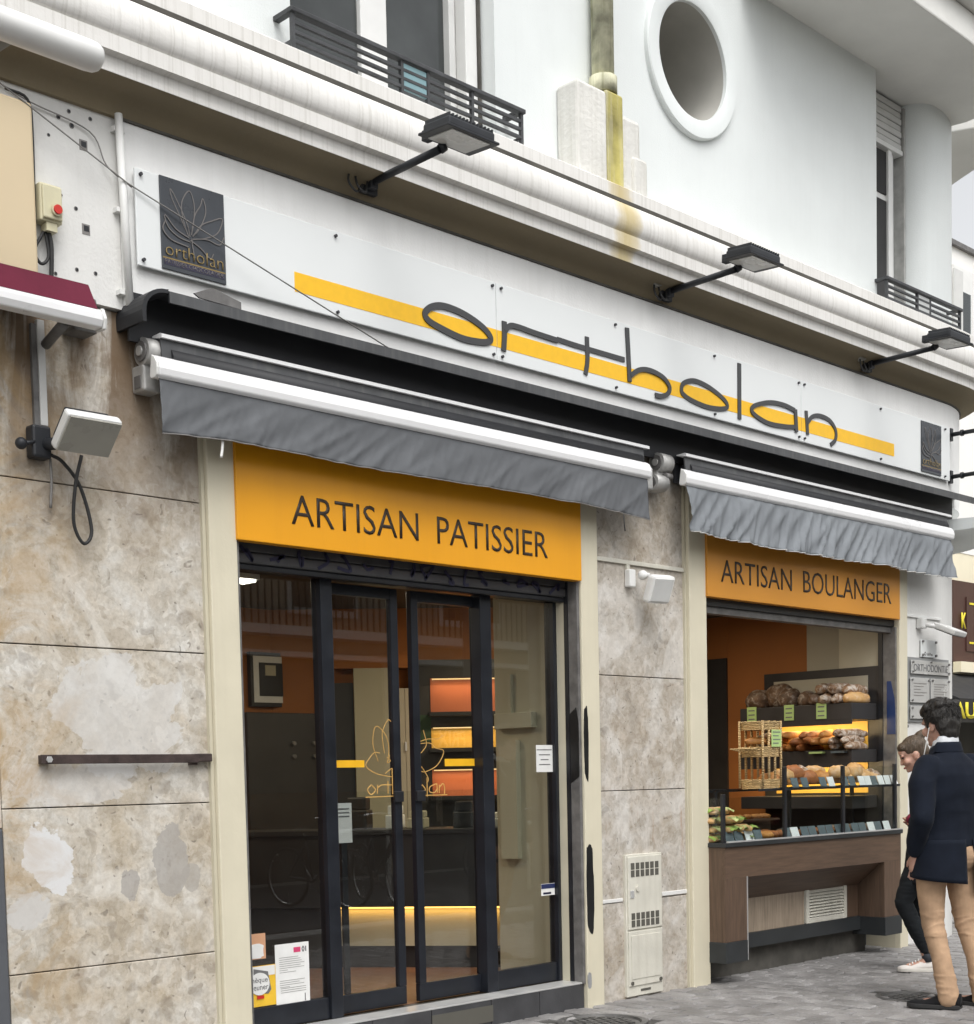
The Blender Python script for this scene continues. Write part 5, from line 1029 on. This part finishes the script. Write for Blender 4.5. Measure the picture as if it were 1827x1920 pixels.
for k in range(4): part('text_line', 'ink', o, 1.815, 1.905-.02*(k % 2), byc-hd_-.0195, byc-hd_-.0181, 1.70-k*.026, 1.707-k*.026)
for i in range(4): loaf('bread_stick', 'bread stick standing in the wicker stand', 'bread', 'bread in the wicker stand', (1.77+i*.035, .07, 1.62), .16, .05, .05, rb.uniform(0, 3), 'crust_gold', 3)
# ================================================================ PEOPLE
def skin_mat():
    m, nt, n, b = new_mat('skin'); f = noise_tex(nt, coords(nt), 12, 4); c = ramp(nt, f, [(.3, (.47, .26, .19)), (.7, (.58, .35, .27))]); nt.links.new(c, b.inputs['Base Color']); b.inputs['Roughness'].default_value = .5
    sset(b, Subsurface_Weight=.12, Subsurface_Scale=.01); b.inputs['Subsurface Radius'].default_value = (1, .3, .15); return m
M['skin'] = skin_mat()
def hair_mat(name, a, b_):
    m, nt, n, b = new_mat(name); f = noise_tex(nt, coords(nt, (60, 60, 9)), 1.6, 5, .65, .6); c = ramp(nt, f, [(.3, a), (.7, b_)]); nt.links.new(c, b.inputs['Base Color']); b.inputs['Roughness'].default_value = .5; bump(nt, b, f, .9, .012); return m
M['hair_dark'] = hair_mat('hair_dark', (.007, .006, .005), (.030, .026, .022)); M['hair_brown'] = hair_mat('hair_brown', (.045, .030, .018), (.12, .085, .055))
def fabric(name, col, scale=9, rough=.85, bumpy=.35):
    m, nt, n, b = new_mat(name); v = coords(nt); f = noise_tex(nt, v, scale, 5, .6); c = ramp(nt, f, [(.3, tuple(x*.82 for x in col)), (.7, tuple(x*1.18 for x in col))]); nt.links.new(c, b.inputs['Base Color']); b.inputs['Roughness'].default_value = rough
    sset(b, Sheen_Weight=.03, Specular_IOR_Level=.15); bump(nt, b, noise_tex(nt, v, 260, 2), bumpy, .002); return m
M['navy_wool'] = fabric('navy_wool', (.008, .011, .019)); M['tan_chino'] = fabric('tan_chino', (.43, .285, .18)); M['black_denim'] = fabric('black_denim', (.012, .014, .016)); M['black_coat'] = fabric('black_coat', (.006, .0065, .008)); M['shirt_white'] = fabric('shirt_white', (.62, .64, .66)); M['magenta_knit'] = fabric('magenta_knit', (.20, .012, .045)); M['sock_grey'] = fabric('sock_grey', (.06, .065, .075)); M['suede_black'] = fabric('suede_black', (.010, .010, .011)); M['sneaker_white'] = mat('sneaker_white', (.66, .62, .58), .5, .06, 10); M['sole_white'] = mat('sole_white', (.60, .57, .52), .6, .06, 10); M['sole_dark'] = flat('sole_dark', (.03, .03, .03), .7)
def limb(mb, pts, rad, n=14, sph=True):
    P = [Vector(p) for p in pts]
    for i in range(len(P)-1):
        a, b_, ra, rb_ = P[i], P[i+1], rad[i], rad[i+1]; k = 6
        mb.tube([a.lerp(b_, t/k) for t in range(k+1)], 0, n, True, (lambda q, ra=ra, rb_=rb_: ra+(rb_-ra)*q))
    if sph:
        for p, r_ in zip(P, rad): mb.ellipsoid(p, r_, r_, r_, 14, 8)
def remesh(mb, name, voxel=.01, smooth=3, fold=None):
    me = mb.mesh('tmp'); o = bpy.data.objects.new('tmp', me); COL.objects.link(o)
    r_ = o.modifiers.new('r', 'REMESH'); r_.mode = 'VOXEL'; r_.voxel_size = voxel; r_.use_smooth_shade = True
    if smooth: s_ = o.modifiers.new('s', 'SMOOTH'); s_.factor = .5; s_.iterations = smooth
    dg = bpy.context.evaluated_depsgraph_get(); dg.update(); out_ = bpy.data.meshes.new_from_object(o.evaluated_get(dg)); bpy.data.objects.remove(o, do_unlink=True)
    out_.name = name; out_.materials.clear()
    if fold:
        co = [v.co.copy() for v in out_.vertices]; no = [v.normal.copy() for v in out_.vertices]
        for v, c, nn in zip(out_.vertices, co, no): v.co = c+nn*fold(c)
    out_.polygons.foreach_set('use_smooth', [True]*len(out_.polygons)); out_.update(); return out_
def ridged(p, sx, sz, seed): return 1-2*abs(noise.noise(Vector((p.x*sx+seed, p.y*sx, p.z*sz+seed))))
def head_shape(mb, c, tilt, s=1.0, jaw=1.0, eyes=True):
    """skull, jaw, nose, lips, brow and ears around c (head centre); +Y is the face"""
    Rm = Matrix.Rotation(tilt, 3, 'X')
    def e(x, y, z, a, b_, d): mb.ellipsoid(Vector(c)+Rm @ (Vector((x, y, z))*s), a*s, b_*s, d*s, 16, 12, Rm)
    e(0, -.012, .028, .076, .096, .092); e(0, .020, -.03, .064, .076, .085); e(0, .045, -.082, .044*jaw, .042, .036); e(0, .055, .045, .055, .045, .04)
    e(0, .098, -.022, .012, .018, .022); e(0, .108, -.034, .014, .014, .011); e(0, .092, .004, .010, .014, .03)
    e(0, .088, -.064, .022, .014, .008); e(0, .086, -.074, .019, .013, .008); e(0, .082, -.096, .02, .018, .016)
    for sx in (-1, 1): e(sx*.03, .085, .022, .024, .014, .010); e(sx*.042, .066, -.03, .026, .028, .026); e(sx*.074, -.006, -.018, .010, .020, .032); e(sx*.080, -.012, -.004, .007, .016, .018)
def hand(mb, w_, d, side, curl=.6):
    """palm and five fingers from wrist w_ along d"""
    w_ = Vector(w_); d = Vector(d).normalized(); s_ = Vector((0, 1, 0)).cross(d).normalized() if abs(d.y) < .9 else Vector((1, 0, 0)); f_ = d.cross(s_).normalized()
    limb(mb, [w_, w_+d*.09], [.026, .034], 12)
    for k, ln in enumerate((.068, .078, .072, .058)):
        b_ = w_+d*.095+f_*(.027-.018*k); m_ = b_+d*ln*.5+s_*.006*side; t_ = m_+d*ln*.4*(1-curl*.3)+s_*.022*side*curl; limb(mb, [b_-d*.02, b_+d*.012, m_, t_], [.010, .0095, .0088, .0075], 8)
    b_ = w_+d*.035+f_*.03; limb(mb, [b_, b_+f_*.022+d*.03, b_+f_*.026+d*.062], [.013, .0105, .0085], 8)
# ---------------------------------------------------------------- man in navy jacket
MAN = thing('person', 'person in navy jacket and tan chinos with one hand in the pocket', 'person', (1.163, -1.763, 0), local=True)
LH, LK, LA = (-.095, .085, .90), (-.115, .075, .50), (-.115, -.055, .085)
RH, RK, RA = (.085, .06, .90), (.10, .02, .50), (.105, -.115, .085)
MAN.rotation_euler = (0, 0, -.28)
HC = Vector((.0, .125, 1.685))
SHL, ELL, WRL = (-.195, .06, 1.42), (-.275, .0, 1.13), (-.215, .115, .915)
SHR, ELR, WRR = (.195, .06, 1.42), (.285, .03, 1.13), (.25, .20, .95)
bm_ = MB(); head_shape(bm_, HC, -.18, 1.06)
limb(bm_, [(0, .06, 1.42), (0, .085, 1.53), (0, .105, 1.63)], [.07, .058, .058]); limb(bm_, [(0, .07, .95), (0, .075, 1.15), (0, .065, 1.40)], [.12, .11, .12]); limb(bm_, [SHL, (0, .06, 1.40), SHR], [.042, .08, .042])
limb(bm_, [SHL, ELL, WRL], [.042, .036, .027]); limb(bm_, [SHR, ELR, WRR], [.042, .036, .027]); limb(bm_, [(0, .07, .95), LH, LK, LA], [.10, .085, .052, .038]); limb(bm_, [(0, .07, .95), RH, RK, RA], [.10, .085, .052, .038])
hand(bm_, WRL, (.18, .25, -.9), 1); hand(bm_, WRR, (0, .45, -.85), -1)
limb(bm_, [LA, (-.13, -.02, .045), (-.165, .09, .036)], [.034, .026, .014]); limb(bm_, [RA, (.10, -.08, .045), (.085, .04, .036)], [.034, .026, .014])
obj('body', remesh(bm_, 'body', .0075, 3), 'skin', MAN)
# trousers
def tr_fold(p):
    k = .0; z = p.z
    if z < .88:
        q_ = Vector((p.x*7+z*7, p.y*7+z*10, z*8)); r_ = max(0, 1-2.6*abs(noise.noise(q_))); q2 = Vector((p.x*8-z*12+4, p.y*8-z*4, z*15)); r2 = max(0, 1-2.4*abs(noise.noise(q2)))
        k += (.0055*r_**2+.003*r2**2)*(1.0 if z < .2 or .42 < z < .58 else .35)-.002
    return k
tm = MB(); limb(tm, [LH, (-.105, .095, .72), LK, (-.118, .005, .30), (-.115, -.055, .055)], [.106, .088, .066, .058, .063], 18); limb(tm, [RH, (.095, .045, .72), RK, (.105, -.055, .30), (.105, -.112, .055)], [.106, .088, .066, .058, .063], 18); limb(tm, [(-.06, .075, .96), (.06, .07, .96)], [.125, .125], 18); limb(tm, [(-.05, .03, .90), (.05, .02, .90)], [.112, .112], 18)
obj('trousers', remesh(tm, 'trousers', .0065, 3, tr_fold), 'tan_chino', MAN)
# jacket: shaped torso with sleeves, then the split skirt
def ell(cx, cy, z, a, b_, n=36, p=2.3): return [(cx+a*math.copysign(abs(math.cos(2*math.pi*i/n))**(2/p), math.cos(2*math.pi*i/n)), cy+b_*math.copysign(abs(math.sin(2*math.pi*i/n))**(2/p), math.sin(2*math.pi*i/n)), z) for i in range(n)]
jm = MB(); jm.rings([ell(0, .08, .955, .205, .158), ell(0, .08, 1.05, .200, .150), ell(0, .075, 1.15, .198, .146), ell(0, .068, 1.28, .212, .150), ell(0, .06, 1.38, .215, .140), ell(0, .06, 1.44, .195, .118), ell(0, .065, 1.485, .135, .095), ell(0, .075, 1.525, .085, .080), ell(0, .08, 1.545, .075, .072)])
limb(jm, [(-.165, .058, 1.425), (-.232, .04, 1.33), ELL, (-.245, .075, 1.01), (-.225, .105, .945)], [.082, .080, .066, .056, .050], 16); limb(jm, [(.165, .058, 1.425), (.232, .045, 1.33), ELR, (.262, .14, 1.01), WRR], [.082, .080, .066, .056, .048], 16)
def jk_fold(p): return .004*ridged(p, 6, 8, 9)+.0035*noise.noise(Vector((p.x*14, p.y*14, p.z*9)))
jo = obj('jacket', remesh(jm, 'jacket', .009, 3, jk_fold), 'navy_wool', MAN)
def skirt(name, a0, a1, cx, cy, ztop, zb0, zb1, ra, rb_, flare, m, par, n=40, rows=10, seed=0):
    """open cloth panel round the hips from angle a0 to a1 (degrees, 270 = back)"""
    vs = []
    for j in range(rows+1):
        v = j/rows
        for i in range(n+1):
            u = i/n; a = R(a0+(a1-a0)*u); zb = zb0+(zb1-zb0)*u; z = ztop+(zb-ztop)*v; f_ = 1+flare*v+.03*v*noise.noise(Vector((u*5+seed, v*2, seed)))
            vs.append((cx+ra*f_*math.cos(a), cy+rb_*f_*math.sin(a), z))
    fs = [(j*(n+1)+i, j*(n+1)+i+1, (j+1)*(n+1)+i+1, (j+1)*(n+1)+i) for j in range(rows) for i in range(n)]
    o = MB().add(vs, fs, True).build(name, m, par); s_ = o.modifiers.new('solid', 'SOLIDIFY'); s_.thickness = .006; s_.offset = 1; return o
skirt('jacket_flap', 95, 268, 0, .08, 1.0, .80, .735, .208, .160, .10, 'navy_wool', MAN, seed=1); skirt('jacket_flap', 285, 440, 0, .08, 1.0, .70, .80, .210, .162, .16, 'navy_wool', MAN, seed=4)
# shirt collar, jacket collar
def band(name, zs, m, par, dy=0.0): return MB().rings([[(x, y+dy*(y-.08)*4, z+(.018 if y < .08 else -.03*(y-.08)*8)) for x, y, z in ell(0, .082, z, a, b_, 30, 2)] for z, a, b_ in zs], True, True, False).build(name, m, par)
cl = band('shirt_collar', [(1.535, .083, .080), (1.565, .079, .076), (1.592, .074, .071), (1.594, .069, .066), (1.55, .070, .067)], 'shirt_white', MAN); band('jacket_collar', [(1.50, .110, .100), (1.535, .098, .090), (1.558, .090, .086), (1.559, .084, .080), (1.53, .084, .080)], 'navy_wool', MAN)
# hair
hm = MB(); Rm = Matrix.Rotation(-.18, 3, 'X')
def hb(x, y, z, a, b_, c_): hm.ellipsoid(HC+Rm @ (Vector((x, y, z))*1.06), a, b_, c_, 18, 12, Rm)
hb(0, -.022, .048, .088, .104, .088); hb(0, -.058, .0, .084, .066, .090); hb(0, -.06, -.055, .066, .052, .055); hb(0, .055, .085, .072, .052, .040); hb(.045, -.03, .04, .05, .085, .08); hb(-.045, -.03, .045, .05, .075, .07); hb(0, .0, .108, .07, .085, .045); hb(-.072, .018, .03, .012, .02, .05)
for k in range(34):
    a = k*2.4; r_ = .085*math.sqrt((k+.5)/34); hb(r_*math.cos(a), -.015+r_*math.sin(a)*1.15, .115+.018*noise.noise(Vector((k*1.7, 0, 0)))-r_*.25, .022, .024, .022)
obj('hair', remesh(hm, 'hair', .007, 1, lambda p: .006*ridged(p, 26, 14, 2)), 'hair_dark', MAN)
hs_ = MB(); rh_ = random.Random(4)
for k in range(420):
    th = rh_.uniform(0, 2*math.pi); ph_ = math.acos(rh_.uniform(-.45, 1)); n_ = Vector((math.sin(ph_)*math.cos(th), math.sin(ph_)*math.sin(th), math.cos(ph_)))
    if n_.y > .55 and n_.z < .45: continue
    base = HC+Rm @ Vector((n_.x*.095, -.022+n_.y*.112, .05+n_.z*.098)); fl_ = Vector((n_.x*.4+rh_.uniform(-.5, .5), n_.y*.4+.35+rh_.uniform(-.4, .4), -.55+rh_.uniform(-.3, .5))); fl_ = (fl_-n_*fl_.dot(n_)).normalized(); l_ = rh_.uniform(.025, .05)
    hs_.tube([base, base+fl_*l_*.5+n_*.010, base+fl_*l_+n_*rh_.uniform(-.002, .010)], 0, 4, True, lambda q: .0032*(1-q*.8))
hs_.build('hair_locks', 'hair_dark', MAN)
# earphones
MB().tube(catmull([HC+Vector((-.088, .0, -.02)), HC+Vector((-.098, .01, -.10)), HC+Vector((-.11, .02, -.18)), HC+Vector((-.09, .06, -.26))], 6), .003, 6).build('earphone_wire', 'white_plastic', MAN)
# shoes
def shoe(par, heel, toe, wd, h, m, sole, name='shoe', laces=False):
    heel, toe = Vector((heel[0], heel[1], 0)), Vector((toe[0], toe[1], 0)); d = (toe-heel); Ln = d.length; d.normalize(); s_ = Vector((-d.y, d.x, 0)); rings = []; sr = []
    for k in range(13):
        t = k/12; w2 = wd/2*(.72+.28*math.sin(min(1, t*1.5)*math.pi/2))*(1 if t < .72 else max(.12, math.sqrt(max(0, 1-((t-.72)/.28)**2)))); hh = h*(1.0 if t < .30 else 1-.62*min(1, (t-.30)/.35)) if t < .85 else h*.38*max(.25, 1-(t-.85)*3.5); o = heel+d*Ln*t
        rings.append([o+s_*w2*math.cos(a)+Vector((0, 0, .018+max(0, math.sin(a))*hh)) for a in [2*math.pi*i/16 for i in range(16)]])
        sr.append([o+s_*(w2+.006)*q+Vector((0, 0, zz)) for q, zz in ((-1, .001), (1, .001), (1, .026), (-1, .026))])
    sh_ = MB().rings(rings).build(name, m, par); MB().rings(sr, True, False).build('sole', sole, sh_, .004)
    if laces:
        for k in range(4): c = heel+d*Ln*(.46+.075*k)+Vector((0, 0, .018+h*(.80-.135*k))); MB().tube([c-s_*.028, c+Vector((0, 0, .008)), c+s_*.028], .004, 6).build('lace', 'paper', sh_)
    return sh_
shoe(MAN, (-.08, -.115, 0), (-.245, .155, 0), .098, .075, 'suede_black', 'sole_dark'); shoe(MAN, (.118, -.185, 0), (.075, .105, 0), .098, .075, 'suede_black', 'sole_dark')
# ---------------------------------------------------------------- woman in black coat
WOM = thing('person', 'person in black coat and white trainers looking down at the counter', 'person', (2.495, -.86, 0), local=True); WOM.rotation_euler = (0, 0, R(33))
HW = Vector((0, .085, 1.525)); T = -.42
bm_ = MB(); head_shape(bm_, HW, T, .94, .9)
limb(bm_, [(0, -.02, 1.29), (0, .01, 1.38), (0, .05, 1.47)], [.06, .048, .048]); limb(bm_, [(0, -.02, .88), (0, -.02, 1.08), (0, -.02, 1.27)], [.11, .095, .10]); limb(bm_, [(-.16, -.02, 1.29), (0, -.02, 1.29), (.16, -.02, 1.29)], [.045, .075, .045])
wl, wr = (-.10, .085, 1.06), (.10, .08, 1.04); limb(bm_, [(-.16, -.02, 1.29), (-.205, .02, 1.04), wl], [.042, .034, .024]); limb(bm_, [(.16, -.02, 1.29), (.205, .0, 1.04), wr], [.042, .034, .024]); hand(bm_, wl, (.95, .18, .2), 1); hand(bm_, wr, (-.95, .15, .1), -1)
lh, lk, la = (-.08, .02, .84), (-.085, .165, .49), (-.08, .0, .09); rh, rk, ra_ = (.08, .0, .84), (.075, .10, .49), (.07, -.075, .09)
limb(bm_, [(0, -.01, .9), lh, lk, la], [.09, .075, .045, .03]); limb(bm_, [(0, -.01, .9), rh, rk, ra_], [.09, .075, .045, .03]); limb(bm_, [la, (-.08, .04, .05), (-.08, .13, .035)], [.03, .032, .024]); limb(bm_, [ra_, (.07, -.03, .05), (.07, .05, .035)], [.03, .032, .024])
obj('body', remesh(bm_, 'body', .0065, 2), 'skin', WOM)
Rw = Matrix.Rotation(T, 3, 'X')
for sx in (-1, 1):
    ey = HW+Rw @ (Vector((sx*.031, .088, .006))*.94); MB().ellipsoid(ey, .013, .008, .006, 10, 6).build('eye', 'hair_dark', WOM); br = [HW+Rw @ (Vector((sx*q, .094-.012*abs(q-.03)*20, .030))*.94) for q in (.014, .03, .048)]; MB().tube(br, .0035, 6).build('eyebrow', 'hair_brown', WOM)
MB().ellipsoid(HW+Rw @ (Vector((0, .101, -.069))*.94), .020, .009, .008, 12, 8).build('lips', mat('lips', (.42, .15, .13), .45), WOM)
hm = MB()
def hb2(x, y, z, a, b_, c_): hm.ellipsoid(HW+Rw @ (Vector((x, y, z))*.94), a, b_, c_, 18, 12, Rw)
hb2(0, -.022, .047, .079, .094, .084); hb2(0, -.06, .0, .066, .055, .07); hb2(0, .052, .075, .062, .040, .036); hb2(0, -.095, .105, .036, .036, .034); hb2(.01, -.12, .118, .026, .026, .024); hb2(0, -.07, .085, .035, .04, .035)
obj('hair', remesh(hm, 'hair', .006, 2, lambda p: .002*ridged(p, 30, 20, 5)), 'hair_brown', WOM)
tm = MB(); limb(tm, [lh, (-.085, .10, .66), lk, (-.085, .07, .28), (-.08, .01, .15)], [.095, .080, .060, .055, .042], 16); limb(tm, [rh, (.08, .055, .66), rk, (.072, .0, .28), (.07, -.07, .15)], [.095, .080, .060, .055, .042], 16); limb(tm, [(-.05, -.01, .9), (.05, -.01, .9)], [.11, .11], 16)
obj('jeans', remesh(tm, 'jeans', .008, 2, lambda p: .0035*ridged(p, 8, 34, 6)*(1 if p.z < .7 else .3)), 'black_denim', WOM)
for a_ in (la, ra_): MB().tube([(a_[0], a_[1]+.012, .17), (a_[0], a_[1], .07)], .036, 14).build('sock', 'sock_grey', WOM)
cm = MB(); cm.rings([ell(0, .0, .62, .205, .155), ell(0, -.005, .75, .195, .15), ell(0, -.015, .92, .175, .14), ell(0, -.02, 1.05, .168, .13), ell(0, -.02, 1.18, .18, .135), ell(0, -.02, 1.27, .172, .115), ell(0, -.015, 1.33, .11, .085), ell(0, .0, 1.375, .068, .066)])
limb(cm, [(-.135, -.02, 1.275), (-.195, .0, 1.16), (-.215, .02, 1.04), (-.13, .085, 1.06)], [.060, .060, .054, .046], 16); limb(cm, [(.135, -.02, 1.275), (.195, -.01, 1.16), (.215, .0, 1.04), (.13, .08, 1.04)], [.060, .060, .054, .046], 16)
obj('coat', remesh(cm, 'coat', .009, 3, lambda p: .005*ridged(p, 6, 9, 12)), 'black_coat', WOM)
for a_, b_ in (((-.135, .09, 1.06), (-.085, .115, 1.075)), ((.135, .085, 1.04), (.085, .11, 1.055))): MB().tube([a_, b_], .036, 14).build('sleeve_cuff', 'magenta_knit', WOM)
MB().rings([ell(0, .005, 1.365, .072, .070, 24, 2), ell(0, .015, 1.41, .066, .064, 24, 2), ell(0, .02, 1.415, .058, .056, 24, 2)], True, True, False).build('sweater_collar', 'shirt_white', WOM)
shoe(WOM, (-.08, -.055, 0), (-.082, .205, 0), .086, .078, 'sneaker_white', 'sole_white', 'trainer', True); shoe(WOM, (.07, -.13, 0), (.072, .13, 0), .086, .078, 'sneaker_white', 'sole_white', 'trainer', True)
# ================================================================ BACKGROUND beyond the corner
M['bg_white'] = mat('bg_white', (.82, .81, .78), .8, .03, 1); M['bg_cream'] = mat('bg_cream', (.78, .72, .55), .8, .04, 1.5); M['bg_brown'] = mat('bg_brown', (.065, .028, .022), .5, .15, 3); M['bg_yellow'] = flat('bg_yellow', (.78, .66, .04), .5); M['bg_black'] = mat('bg_black', (.014, .014, .016), .6, .2, 3)
G = thing('far_building', 'white building with brown cafe front across the side street', 'building', (14, 6, 0))
YB = 5.0
part('wall', 'bg_white', G, 11.5, 22, YB, YB+4, 4.75, 9.4); part('ground_floor', 'bg_cream', G, 11.5, 22, YB+.01, YB+4, -.1, 4.7495)
part('eave', 'cast_dark', G, 11.3, 22.2, YB-.06, YB-.001, 9.33, 9.401)
wn = part('window', 'white_plastic', G, 14.25, 14.95, YB-.03, YB-.001, 7.4, 9.05); part('pane', 'win_glass', wn, 14.52, 14.80, YB-.04, YB-.031, 7.5, 8.7); part('pane_back', 'dark_room', wn, 14.52, 14.80, YB-.0305, YB-.0301, 7.5, 8.7); part('shutter', 'lamp_side', wn, 14.22, 14.50, YB-.06, YB-.032, 7.45, 8.98); MB().tube([(15.02, YB-.06, 7), (15.02, YB-.06, 9.2)], .05, 8).build('drain', 'lamp_side', G)
fr = part('shopfront', 'bg_brown', G, 14.0, 19, YB-.15, YB-.001, 3.05, 4.28, label='brown timber cafe fascia with yellow lettering'); part('cornice_strip', 'bg_cream', G, 14.0, 19, YB-.28, YB-.151, 2.88, 3.04); part('recess_panel', 'bg_brown', fr, 14.40, 16.2, YB-.17, YB-.1505, 3.22, 4.05)
obj('lettering', text_mesh('K', 14.22, 14.37, 3.56, 3.80, YB-.171, .01, .02), 'bg_yellow', fr)
for z, s_ in ((3.95, 1), (3.35, -1)):
    ribbon(MB(), [(14.48, z), (14.62, z), (14.70, z)], .03, YB-.172, -.008).build('corner_scroll', 'bg_yellow', fr); ribbon(MB(), [(14.69, z), (14.69, z-.12*s_), (14.66, z-.16*s_)], .03, YB-.172, -.008).build('corner_scroll', 'bg_yellow', fr)
part('shop_window', 'bg_black', G, 14.0, 19, YB-.1, YB-.0005, -.05, 2.87)
AW = thing('cafe_awning', 'black cafe awning with yellow lettering behind the customers', 'awning', (13.6, 3.8, 2.2))
MB().prism([(YB-.16, 2.85), (YB-1.3, 2.38), (YB-1.3, 2.05), (YB-1.27, 2.05), (YB-1.27, 2.36), (YB-.16, 2.80)], 'x', 11.95, 18).build('cloth', 'bg_black', AW)
obj('lettering', text_mesh('AUR', 11.75, 12.75, 2.10, 2.33, YB-1.302, .01, .03), 'bg_yellow', AW)
# far street closing the view
F = thing('street_terrace', 'pale terrace closing the side street', 'building', (26, 4, 0)); part('wall', 'bg_cream', F, 24, 26, -20, YB-.5, -.1, 7)
# ================================================================ OPPOSITE SIDE OF THE STREET (seen in the glass)
O = thing('opposite_building', 'old facade across the street, reflected in the door glass', 'building', (6, -12, 0))
YO = -11.0
M['opp_wall'] = mat('opp_wall', (.42, .38, .31), .85, .1, .8); M['opp_dark'] = mat('opp_dark', (.05, .05, .052), .4, .3, 1); M['opp_pane'] = mat('opp_pane', (.03, .035, .04), .1, .1, 2)
part('wall', 'opp_wall', O, -6, 26, YO-4, YO, 3.3, 5.8); part('shopfronts', 'opp_dark', O, -6, 26, YO-4, YO-.01, -.1, 3.299); part('ledge', 'white_dirty', O, -6, 26, YO-.0005, YO+.35, 3.55, 3.68); part('ledge', 'white_dirty', O, -6, 26, YO-.0005, YO+.2, 3.25, 3.33)
for i in range(9):
    x = -3+i*3.1; wn = part('window', 'white_dirty', O, x, x+1.4, YO+.0005, YO+.06, 3.9, 5.6, bevel=.01); part('pane', 'opp_pane', wn, x+.1, x+.65, YO+.061, YO+.07, 4.0, 5.5); part('pane', 'opp_pane', wn, x+.75, x+1.3, YO+.061, YO+.07, 4.0, 5.5)
bal = part('balcony_rail', 'rail_iron', O, -6, 26, YO+.30, YO+.34, 4.5, 4.54)
ball = MB()
for i in range(260): ball.box(-6+i*.123, -5.98+i*.123, YO+.31, YO+.33, 3.681, 4.499)
ball.build('balusters', 'rail_iron', bal)
for i in range(7): part('shop_pier', 'opp_wall', O, -5+i*4.4, -4.4+i*4.4, YO-.009, YO+.05, -.1, 3.249)
obj('lettering', text_mesh('MONOPRIX', 9.3, 10.9, 1.95, 2.22, YO+.06, -.02, .01, True), 'lamp_side', O)
# bicycles parked at the opposite kerb
M['tyre'] = flat('tyre', (.02, .02, .02), .7); M['chrome'] = mat('chrome', (.6, .6, .6), .25, .05, 5, metal=.9)
def bicycle():
    t = thing('bicycle', 'x', 'bicycle', (0, 0, 0), 'bicycles parked across the street', local=True)
    for x in (-.52, .52):
        w_ = MB(); w_.tube([(x+.325*math.cos(2*math.pi*k/28), 0, .345+.325*math.sin(2*math.pi*k/28)) for k in range(29)], .018, 8, False); wh = w_.build('wheel', 'tyre', t)
        sp = MB()
        for k in range(12): sp.tube([(x, 0, .345), (x+.31*math.cos(2*math.pi*k/12), 0, .345+.31*math.sin(2*math.pi*k/12))], .002, 4)
        sp.build('spokes', 'chrome', wh); MB().tube([(x+.308*math.cos(2*math.pi*k/28), 0, .345+.308*math.sin(2*math.pi*k/28)) for k in range(29)], .009, 6, False).build('rim', 'chrome', wh)
    fr = MB()
    for a, b_ in (((-.52, .345), (-.12, .30)), ((-.12, .30), (-.22, .80)), ((-.22, .78), (.36, .82)), ((-.12, .30), (.38, .72)), ((-.52, .345), (-.21, .74)), ((.34, .95), (.40, .62)), ((.40, .62), (.52, .345))): fr.tube([(a[0], 0, a[1]), (b_[0], 0, b_[1])], .016, 8)
    fr.build('frame', 'black_metal', t); MB().tube([(.34, 0, .93), (.33, 0, 1.02), (.33, .0, 1.03)], .014, 8).build('stem', 'chrome', t)
    MB().tube(catmull([(.20, -.28, 1.02), (.32, -.16, 1.05), (.35, 0, 1.04), (.32, .16, 1.05), (.20, .28, 1.02)], 4), .013, 8).build('handlebar', 'chrome', t)
    MB().ellipsoid((-.27, 0, .88), .14, .07, .035).build('saddle', 'cable', t); MB().tube([(-.22, 0, .78), (-.25, 0, .87)], .014, 8).build('seat_post', 'chrome', t); MB().disc_cyl((-.12, 0, .30), (0, 1, 0), .09, .01, 20).build('chainring', 'chrome', t)
    MB().tube([(-.12, -.10, .16), (-.12, 0, .30), (-.12, .10, .44)], .010, 6).build('crank', 'chrome', t)
    return t
bk = bicycle(); bk.location = (3.3, -6.6, 0); bk.rotation_euler = (0, 0, 1.45); bk['label'] = 'bicycle at the left end of the row reflected in the glass'
for i, (x, y, a) in enumerate(((4.15, -6.5, 1.9), (6.6, -6.6, 1.35), (7.5, -6.4, 2.3))):
    c_ = copy_tree(bk, (x, y, 0), ('second bicycle from the left reflected in the glass', 'third bicycle from the left reflected in the glass', 'bicycle at the right end of the row reflected in the glass')[i]); c_.rotation_euler = (0, 0, a)
for i, x in enumerate((3.9, 7.0)):
    t = thing('bike_stand', ('tubular bicycle stand beside the first reflected bicycle', 'tubular bicycle stand beside the last reflected bicycle')[i], 'bike stand', (x, -6.5, 0), 'bicycle stands across the street'); MB().tube(catmull([(x-.4, -6.5, 0), (x-.4, -6.5, .75), (x-.33, -6.5, .85), (x+.33, -6.5, .85), (x+.4, -6.5, .75), (x+.4, -6.5, 0)], 4), .024, 10).build('hoop', 'alu', t)

# ---- tell look-alikes in a row apart by their order
ORD = ['first', 'second', 'third', 'fourth', 'fifth', 'sixth', 'seventh', 'eighth', 'ninth', 'tenth', 'eleventh', 'twelfth', 'thirteenth', 'fourteenth', 'fifteenth', 'sixteenth', 'seventeenth', 'eighteenth', 'nineteenth', 'twentieth', 'twenty-first', 'twenty-second', 'twenty-third']
by = {}
for o in bpy.data.objects:
    if o.parent is None and 'label' in o and o.get('group'): by.setdefault(o['label'], []).append(o)
for lab, os_ in by.items():
    if len(os_) < 2: continue
    def px(o):
        if o.type == 'MESH': c = sum((v.co for v in o.data.vertices), Vector())/len(o.data.vertices)
        else: c = o.location
        return project(c)[0]
    ORD += ['twenty-fourth', 'twenty-fifth', 'twenty-sixth', 'twenty-seventh'] if len(ORD) < 24 else []
    for i, o in enumerate(sorted(os_, key=px)):
        if i < len(ORD): o['label'] = ORD[i]+' from the left: '+lab
